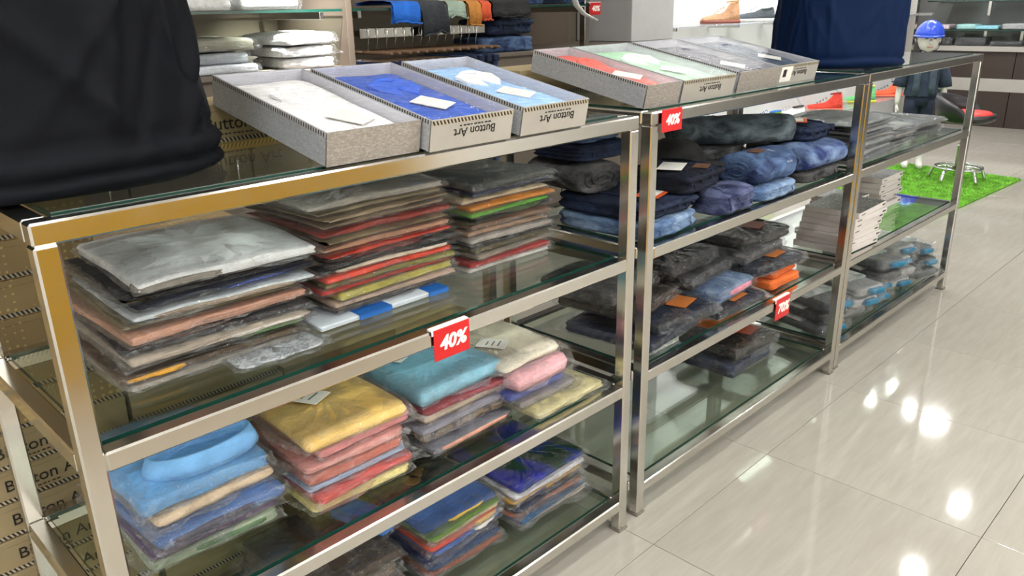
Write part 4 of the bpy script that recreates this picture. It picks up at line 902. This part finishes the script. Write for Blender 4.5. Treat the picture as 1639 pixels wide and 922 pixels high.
def shoe(label, cx, cy, z, rz, rgb, sole=(232, 230, 224), ln=.28, high=False, trim=None, rx=0.0):
    t = thing('shoe', label, 'shoe', (cx, cy, z), 0, 'shoes on the shoe wall', (rx, 0, rz)); st = [(-.5, .55, .3), (-.46, .8, .42), (-.36, .92, .62), (-.2, .96, .78), (0, .92, .92), (.1, .86, 1.2), (.25, .8, 1.5 if not high else 2.3), (.4, .78, 1.6 if not high else 2.6), (.47, .7, 1.5 if not high else 2.4), (.5, .45, 1.0)]
    wd, ht = .048, .052; R = []; S = []
    for q, w_, h_ in st:
        R.append([(q*ln, wd*w_*math.cos(a)*(1-.25*max(0, math.sin(a))), .022+max(0, math.sin(a))*ht*h_) for a in [2*math.pi*k/20 for k in range(20)]])
        S.append([(q*ln*1.04, wd*1.1*w_*math.copysign(abs(math.cos(a))**.5, math.cos(a)), .013+.013*math.copysign(abs(math.sin(a))**.4, math.sin(a))) for a in [2*math.pi*k/16 for k in range(16)]])
    obj('upper', MB().rings(R, 0, True), fabric(rgb), t); obj('sole', MB().rings(S, 0, True), plain('sole_%d_%d' % sole[:2], sole, .5), t)
    for k in range(4): x = -.16+.075*k; obj('lace', MB().tube([(x*ln, -.022, .066+.012*k), (x*ln+.004, 0, .077+.014*k), (x*ln, .022, .066+.012*k)], .0025, 5), fabric(trim or (230, 228, 220)), t)
    zt = .022+ht*(1.6 if not high else 2.6)
    obj('collar_lining', MB().tube([(ln*.31+.045*math.cos(a), .024*math.sin(a), zt-.004+.006*math.cos(a)) for a in [2*math.pi*k/16 for k in range(17)]], .006, 6), fabric(trim or (60, 56, 54)), t)
    return t
UZ, LZ = 1.1665, .3615
shoe('tan and brown high-top shoe on the upper shoe shelf', 5.12, 2.13, UZ, math.radians(-42), (186, 140, 104), (150, 84, 70), .27, True, (210, 170, 130))
shoe('dark grey lace-up sneaker on the upper shoe shelf', 5.62, 2.14, UZ, math.radians(-42), (70, 76, 84), (236, 236, 236), .31, False, (200, 204, 210))
shoe('white sneaker next to the grey sneaker on the upper shoe shelf', 6.10, 2.14, UZ, math.radians(-40), (226, 228, 230), (236, 236, 236), .31)
shoe('white and cyan sneaker on the upper shoe shelf near the navy form', 6.58, 2.14, UZ, math.radians(-40), (190, 214, 226), (236, 236, 236), .32, False, (30, 140, 200))
shoe('lime and blue sneaker on the lower shoe shelf', 5.90, 2.14, LZ, math.radians(-40), (150, 196, 60), (40, 110, 180), .32, False, (40, 110, 190))
shoe('white sneaker on the lower shoe shelf', 6.30, 2.14, LZ, math.radians(-40), (228, 228, 228), (236, 236, 236), .32)
shoe('red running shoe tilted up on the lower shoe shelf', 7.0, 2.14, LZ, math.radians(-50), (214, 60, 44), (230, 120, 96), .34, True, (150, 40, 36))
shoe('green and yellow sneaker behind the red running shoe', 7.78, 2.14, LZ, math.radians(-48), (96, 178, 110), (214, 214, 60), .32, True, (214, 214, 60))
shoe('orange-red high-top at the end of the lower shoe shelf', 8.42, 2.14, LZ, math.radians(-50), (222, 84, 50), (226, 110, 80), .36, True, (40, 36, 36))

# ------------------------------------------------------------------ far wall cabinet and shelves
fc = thing('wall_cabinet', 'long dark brown cabinet with a pale band along the far wall', 'cabinet', (9.45, -1.6, 0))
LBAND = plain('pale_band', (168, 164, 158), .5, 0, .04)
for k in range(4): obj('panel', MB().box(.004, .45, k*.95+.003, (k+1)*.95-.003, 0, .365, 0, .002), DARKBR, fc); obj('panel', MB().box(.004, .45, k*.95+.003, (k+1)*.95-.003, .498, .77, 0, .002), DARKBR, fc)
obj('pale_band', MB().box(0, .45, 0, 3.8, .366, .497, 0, .002), LBAND, fc); obj('counter_top', MB().box(-.03, .46, 0, 3.8, .771, .82, 0, .002), LBAND, fc)
def far_shelf(label, z):
    t = thing('glass_ledge', label, 'shelf', (9.5, -1.6, z)); v = [(0, 0, -.012), (.4, 0, -.012), (.4, 3.8, -.012), (0, 3.8, -.012), (0, 0, 0), (.4, 0, 0), (.4, 3.8, 0), (0, 3.8, 0)]
    obj('pane', MB().add(v, [(3, 2, 1, 0), (4, 5, 6, 7)], 0).add(v, [(0, 1, 5, 4), (1, 2, 6, 5), (2, 3, 7, 6), (3, 0, 4, 7)], 1), [GLASS, GEDGE], t)
    for y in (.9, 1.7, 2.9, 3.25): obj('support_post', MB().box(.3, .33, y, y+.03, -.16, -.0125, 0, .002), STEEL, t)
far_shelf('glass shelf with cyan packs on the far wall', .985); far_shelf('higher glass shelf on the far wall', 1.28)
FG = 'packs on the far wall shelf'
for lb, rgb, y, h, w in (('white and pink', (210, 190, 200), 2.10, .05, .3), ('pale mint', (150, 206, 206), 1.80, .055, .22), ('cyan', (126, 196, 216), 1.60, .04, .26), ('silver crinkled', (150, 152, 156), 1.32, .06, .30), ('pewter crinkled', (128, 130, 134), 1.0, .06, .3), ('frosty blue', (140, 170, 200), .68, .05, .3)):
    pack('bagged_packet', '%s pack on the far wall\'s glass shelf' % lb, 'packet', FG, 9.68, y, .986, .26, w-.02, h, rgb, flap=.01)
for k, (y, lb) in enumerate(((2.05, 'beside the corner post'), (1.72, 'behind the helmet'), (1.38, 'right of the helmet'), (1.02, 'farthest right'))):
    pack('bagged_packet', 'black folded pack on the far counter, %s' % lb, 'packet', FG, 9.64, y, .8215, .26, .30, .085 if k < 2 else .05, (34, 34, 38), flap=.01)
for k, (y, rgb, lb) in enumerate(((1.9, (60, 90, 120), 'slate blue'), (1.5, (170, 190, 200), 'icy'), (1.1, (110, 110, 114), 'mid-grey'))):
    pack('bagged_packet', '%s pack on the highest far wall shelf' % lb, 'packet', FG, 9.68, y, 1.2815, .26, .30, .06, rgb, flap=.01)

# ------------------------------------------------------------------ turf, stool, child mannequin
tf = tag(link('artificial_turf', None, None, (0, 0, 0)), 'bright green artificial turf mat on the tile floor', 'turf mat')
cor = [(4.22, .535), (6.68, .405), (6.80, 1.45), (5.35, 1.45)]
tb = MB(); tb.add([(x, y, z) for z in (.0005, .008) for x, y in cor], [(3, 2, 1, 0), (4, 5, 6, 7), (0, 1, 5, 4), (1, 2, 6, 5), (2, 3, 7, 6), (3, 0, 4, 7)])
GREEN = plain('turf_backing', (96, 156, 46), .9, 0, .2, 30); obj('backing', tb, GREEN, tf)
rn = random.Random(9); V = []; Fc = []
for k in range(42000):
    u, v = rn.random(), rn.random()**1.3; x = (cor[0][0]*(1-u)+cor[1][0]*u)*(1-v)+(cor[3][0]*(1-u)+cor[2][0]*u)*v; y = (cor[0][1]*(1-u)+cor[1][1]*u)*(1-v)+(cor[3][1]*(1-u)+cor[2][1]*u)*v
    a = rn.uniform(0, 6.28); w = .0035; hh = rn.uniform(.007, .017); lx, ly = rn.uniform(-.010, .010), rn.uniform(-.010, .010); b = len(V)
    V += [(x-w*math.cos(a), y-w*math.sin(a), .008), (x+w*math.cos(a), y+w*math.sin(a), .008), (x+lx, y+ly, .008+hh)]; Fc.append((b, b+1, b+2))
gm = bpy.data.meshes.new('grass_blades'); gm.from_pydata(V, [], Fc); gm.materials.append(plain('turf_blade', (142, 206, 76), .7, 0, .35, 12)); gb = link('grass_blades', gm, tf); gb['kind'] = 'stuff'

sx, sy = 6.30, .745
so = thing('swivel_stool', 'black swivel stool with red seat and chrome base on the turf', 'stool', (sx, sy, .012), math.radians(20))
obj('column', MB().lathe([(.028, .09), (.028, .26), (.031, .262), (.031, .275), (.018, .276), (.018, .44)], 16), CHROME, so)
obj('foot_ring', MB().tube([(.16*math.cos(a), .16*math.sin(a), .105) for a in [2*math.pi*k/28 for k in range(29)]], .009, 8), CHROME, so)
for k in range(5):
    a = 2*math.pi*k/5; obj('leg', MB().tube([(.02*math.cos(a), .02*math.sin(a), .10), (.10*math.cos(a), .10*math.sin(a), .105), (.17*math.cos(a), .17*math.sin(a), .085), (.19*math.cos(a), .19*math.sin(a), .03), (.195*math.cos(a), .195*math.sin(a), .008)], [.011, .011, .011, .012, .014], 8), CHROME, so)
obj('seat_shell', MB().lathe([(.03, .435), (.15, .44), (.185, .455), (.195, .48), (.185, .50), (.165, .492), (.1, .475)], 28), plain('black_vinyl', (40, 40, 44), .35, 0, .06), so)
obj('cushion', MB().lathe([(.17, .477), (.168, .50), (.15, .514), (.08, .52), (.02, .521)], 28), plain('red_vinyl', (206, 62, 56), .4, 0, .06), so)
bk = []
for k in range(25):
    a = math.radians(-35+k/24*210); e = math.sin(math.pi*k/24)**.6; ri, ro = .172, .205
    bk.append([(ri*math.cos(a), ri*math.sin(a), .47), (ro*math.cos(a), ro*math.sin(a), .465), ((ro+.02*e)*math.cos(a), (ro+.02*e)*math.sin(a), .49+.10*e), ((ro+.012*e)*math.cos(a), (ro+.012*e)*math.sin(a), .50+.135*e), ((ri+.012*e)*math.cos(a), (ri+.012*e)*math.sin(a), .50+.13*e)])
obj('backrest', MB().rings(bk, 0, True), plain('black_vinyl', (40, 40, 44), .35, 0, .06), so)

ch = thing('child_mannequin', 'white child mannequin in blue helmet and dark clothes on the turf', 'mannequin', (6.62, 1.19, .012), math.radians(-62))
SKIN = plain('mannequin_white', (232, 230, 224), .35, 0, .02)
def ell(z, a, b, y=0, n=24, x=0): return [(x+a*math.cos(2*math.pi*k/n), y+b*math.sin(2*math.pi*k/n), z) for k in range(n)]
bd = MB()   # one continuous figure: legs, trunk, neck, head; front is -Y
for s in (-1, 1):
    bd.tube([(s*.055, -.085, .018), (s*.055, -.05, .028), (s*.054, .0, .04), (s*.053, .012, .10), (s*.055, .0, .22), (s*.056, -.004, .30), (s*.056, 0, .42), (s*.05, 0, .52)], [.018, .026, .030, .026, .038, .036, .05, .058], 14)
    bd.tube([(s*.115, 0, .80), (s*.145, .005, .72), (s*.158, .0, .63), (s*.166, -.015, .54), (s*.168, -.02, .50)], [.032, .028, .025, .020, .016], 12)
    bd.tube([(s*.168, -.02, .505), (s*.168, -.026, .475), (s*.166, -.03, .455)], [.016, .022, .015], 10, flat=.55)
    for f in range(4): bd.tube([(s*.167, -.040+.011*f, .465), (s*.168, -.043+.011*f, .44), (s*.164, -.042+.011*f, .420+.006*abs(f-1.5))], [.006, .0055, .004], 6)
    bd.tube([(s*.166, -.040, .488), (s*.160, -.056, .472), (s*.156, -.060, .455)], [.007, .006, .004], 6)
bd.rings([ell(.50, .09, .07), ell(.56, .10, .075), ell(.64, .09, .065), ell(.74, .105, .07), ell(.82, .115, .06), ell(.85, .07, .045), ell(.865, .036, .036), ell(.905, .034, .036), ell(.92, .045, .055, -.012), ell(.95, .066, .082, -.012), ell(.99, .076, .094, -.004), ell(1.03, .08, .098, .004), ell(1.08, .07, .088, .006), ell(1.11, .04, .05, .006)], 0, True)
body = obj('body', bd, SKIN, ch)
fc_ = MB(); fc_.tube([(0, -.098, 1.0), (0, -.113, .975), (0, -.100, .968)], [.006, .012, .008], 8)
obj('nose', fc_, SKIN, body); obj('mouth', MB().tube([(-.02, -.091, .945), (0, -.097, .944), (.02, -.091, .945)], .005, 6), plain('lip', (196, 150, 140), .5), body)
for s in (-1, 1):
    obj('eye', MB().tube([(s*.02, -.096, 1.005), (s*.030, -.094, 1.008), (s*.04, -.088, 1.005)], [.003, .006, .003], 6), plain('eye_grey', (90, 86, 84), .4), body)
    obj('ear', MB().tube([(s*.079, .01, 1.01), (s*.086, .016, .995), (s*.079, .012, .975)], [.008, .011, .006], 6), SKIN, body)
CL = fabric((40, 52, 70)); obj('shirt', MB().rings([ell(.575, .125, .095), ell(.60, .125, .095), ell(.66, .115, .085), ell(.75, .125, .085), ell(.81, .13, .075), ell(.845, .085, .055), ell(.862, .045, .043)], 0, True, False, False), CL, ch)
for s in (-1, 1):
    obj('sleeve', MB().tube([(s*.09, 0, .80), (s*.13, .002, .765), (s*.156, .003, .69), (s*.163, .0, .64)], [.05, .05, .048, .052], 14), CL, ch)
    obj('jacket_panel', MB().rings([[(s*(.03+.05*q), -.088-.014*math.sin(q*3), z) for q in (0, .5, 1)]+[(s*(.03+.05*q), -.082-.014*math.sin(q*3), z) for q in (1, .5, 0)] for z in (.59, .66, .74, .82)], 0, True), fabric((62, 78, 92)), ch)
PT = fabric((34, 42, 62)); obj('shorts', MB().rings([ell(.40, .06, .065, 0, 20, -.056), ell(.48, .062, .068, 0, 20, -.05), ell(.545, .062, .075, 0, 20, -.045)], 0, True, False).rings([ell(.40, .06, .065, 0, 20, .056), ell(.48, .062, .068, 0, 20, .05), ell(.545, .062, .075, 0, 20, .045)], 0, True, False).rings([ell(.5, .10, .078), ell(.55, .112, .085), ell(.59, .108, .08)], 0, True), PT, ch)
he = thing('safety_helmet', 'shiny blue helmet on the child mannequin\'s head', 'helmet', (6.62, 1.19, 1.01), math.radians(-62))
HB = plain('helmet_blue', (48, 82, 206), .25, 0, .05, 4)
hr_ = [[((.104*math.cos(t)+.003*math.cos(3*q))*math.cos(q), (.122*math.cos(t))*math.sin(q)+.004, .025+.118*math.sin(t)) for q in [2*math.pi*i/32 for i in range(32)]] for t in [k/8*math.pi/2*.98 for k in range(9)]]
obj('helmet_shell', MB().rings([[(x*.96, y*.96, z) for x, y, z in hr_[0]]]+hr_, 0, True, False), HB, he)
vz = MB(); vs = []
for j in range(4):
    for i in range(13): a = math.radians(200+140*i/12); vs.append(((.102+.0*j)*math.cos(a), (.12+.035*j/3*abs(math.sin(a)))*math.sin(a), .034-.012*j/3))
vz.add(vs+[(x, y, z-.006) for x, y, z in vs], [(j*13+i, j*13+i+1, (j+1)*13+i+1, (j+1)*13+i) for j in range(3) for i in range(12)]+[(52+j*13+i, 52+(j+1)*13+i, 52+(j+1)*13+i+1, 52+j*13+i+1) for j in range(3) for i in range(12)]+[(39+i, 40+i, 92+i, 91+i) for i in range(12)], 0, True)
obj('visor', vz, HB, he); obj('rim', MB().tube([(.104*math.cos(a), .122*math.sin(a)+.004, .027) for a in [2*math.pi*k/32 for k in range(33)]], .005, 6), plain('helmet_rim', (130, 150, 230), .3), he)
obj('chin_strap', MB().tube([(-.095, .0, .03), (-.086, -.02, -.03), (-.06, -.035, -.075), (0, -.05, -.098), (.06, -.035, -.075), (.086, -.02, -.03), (.095, .0, .03)], .006, 6, flat=.5), BLACK, he)

# ------------------------------------------------------------------ the counter across the aisle that the steel mirrors
yc = thing('sales_counter', 'yellow-fronted sales counter across the aisle, mirrored in the near rack', 'counter', (-.3, -2.55, 0))
YEL = plain('yellow_laminate', (216, 168, 30), .4, 0, .05)
obj('carcass', MB().box(0, 2.5, 0, .57, 0, .98, 0, .004), DARKBR, yc)
for k in range(4): obj('front_panel', MB().box(k*.625+.003, (k+1)*.625-.003, .571, .59, .0, .97, 0, .002), YEL, yc)
obj('counter_top', MB().box(-.02, 2.52, -.02, .62, .981, 1.02, 0, .004), WHITE, yc)
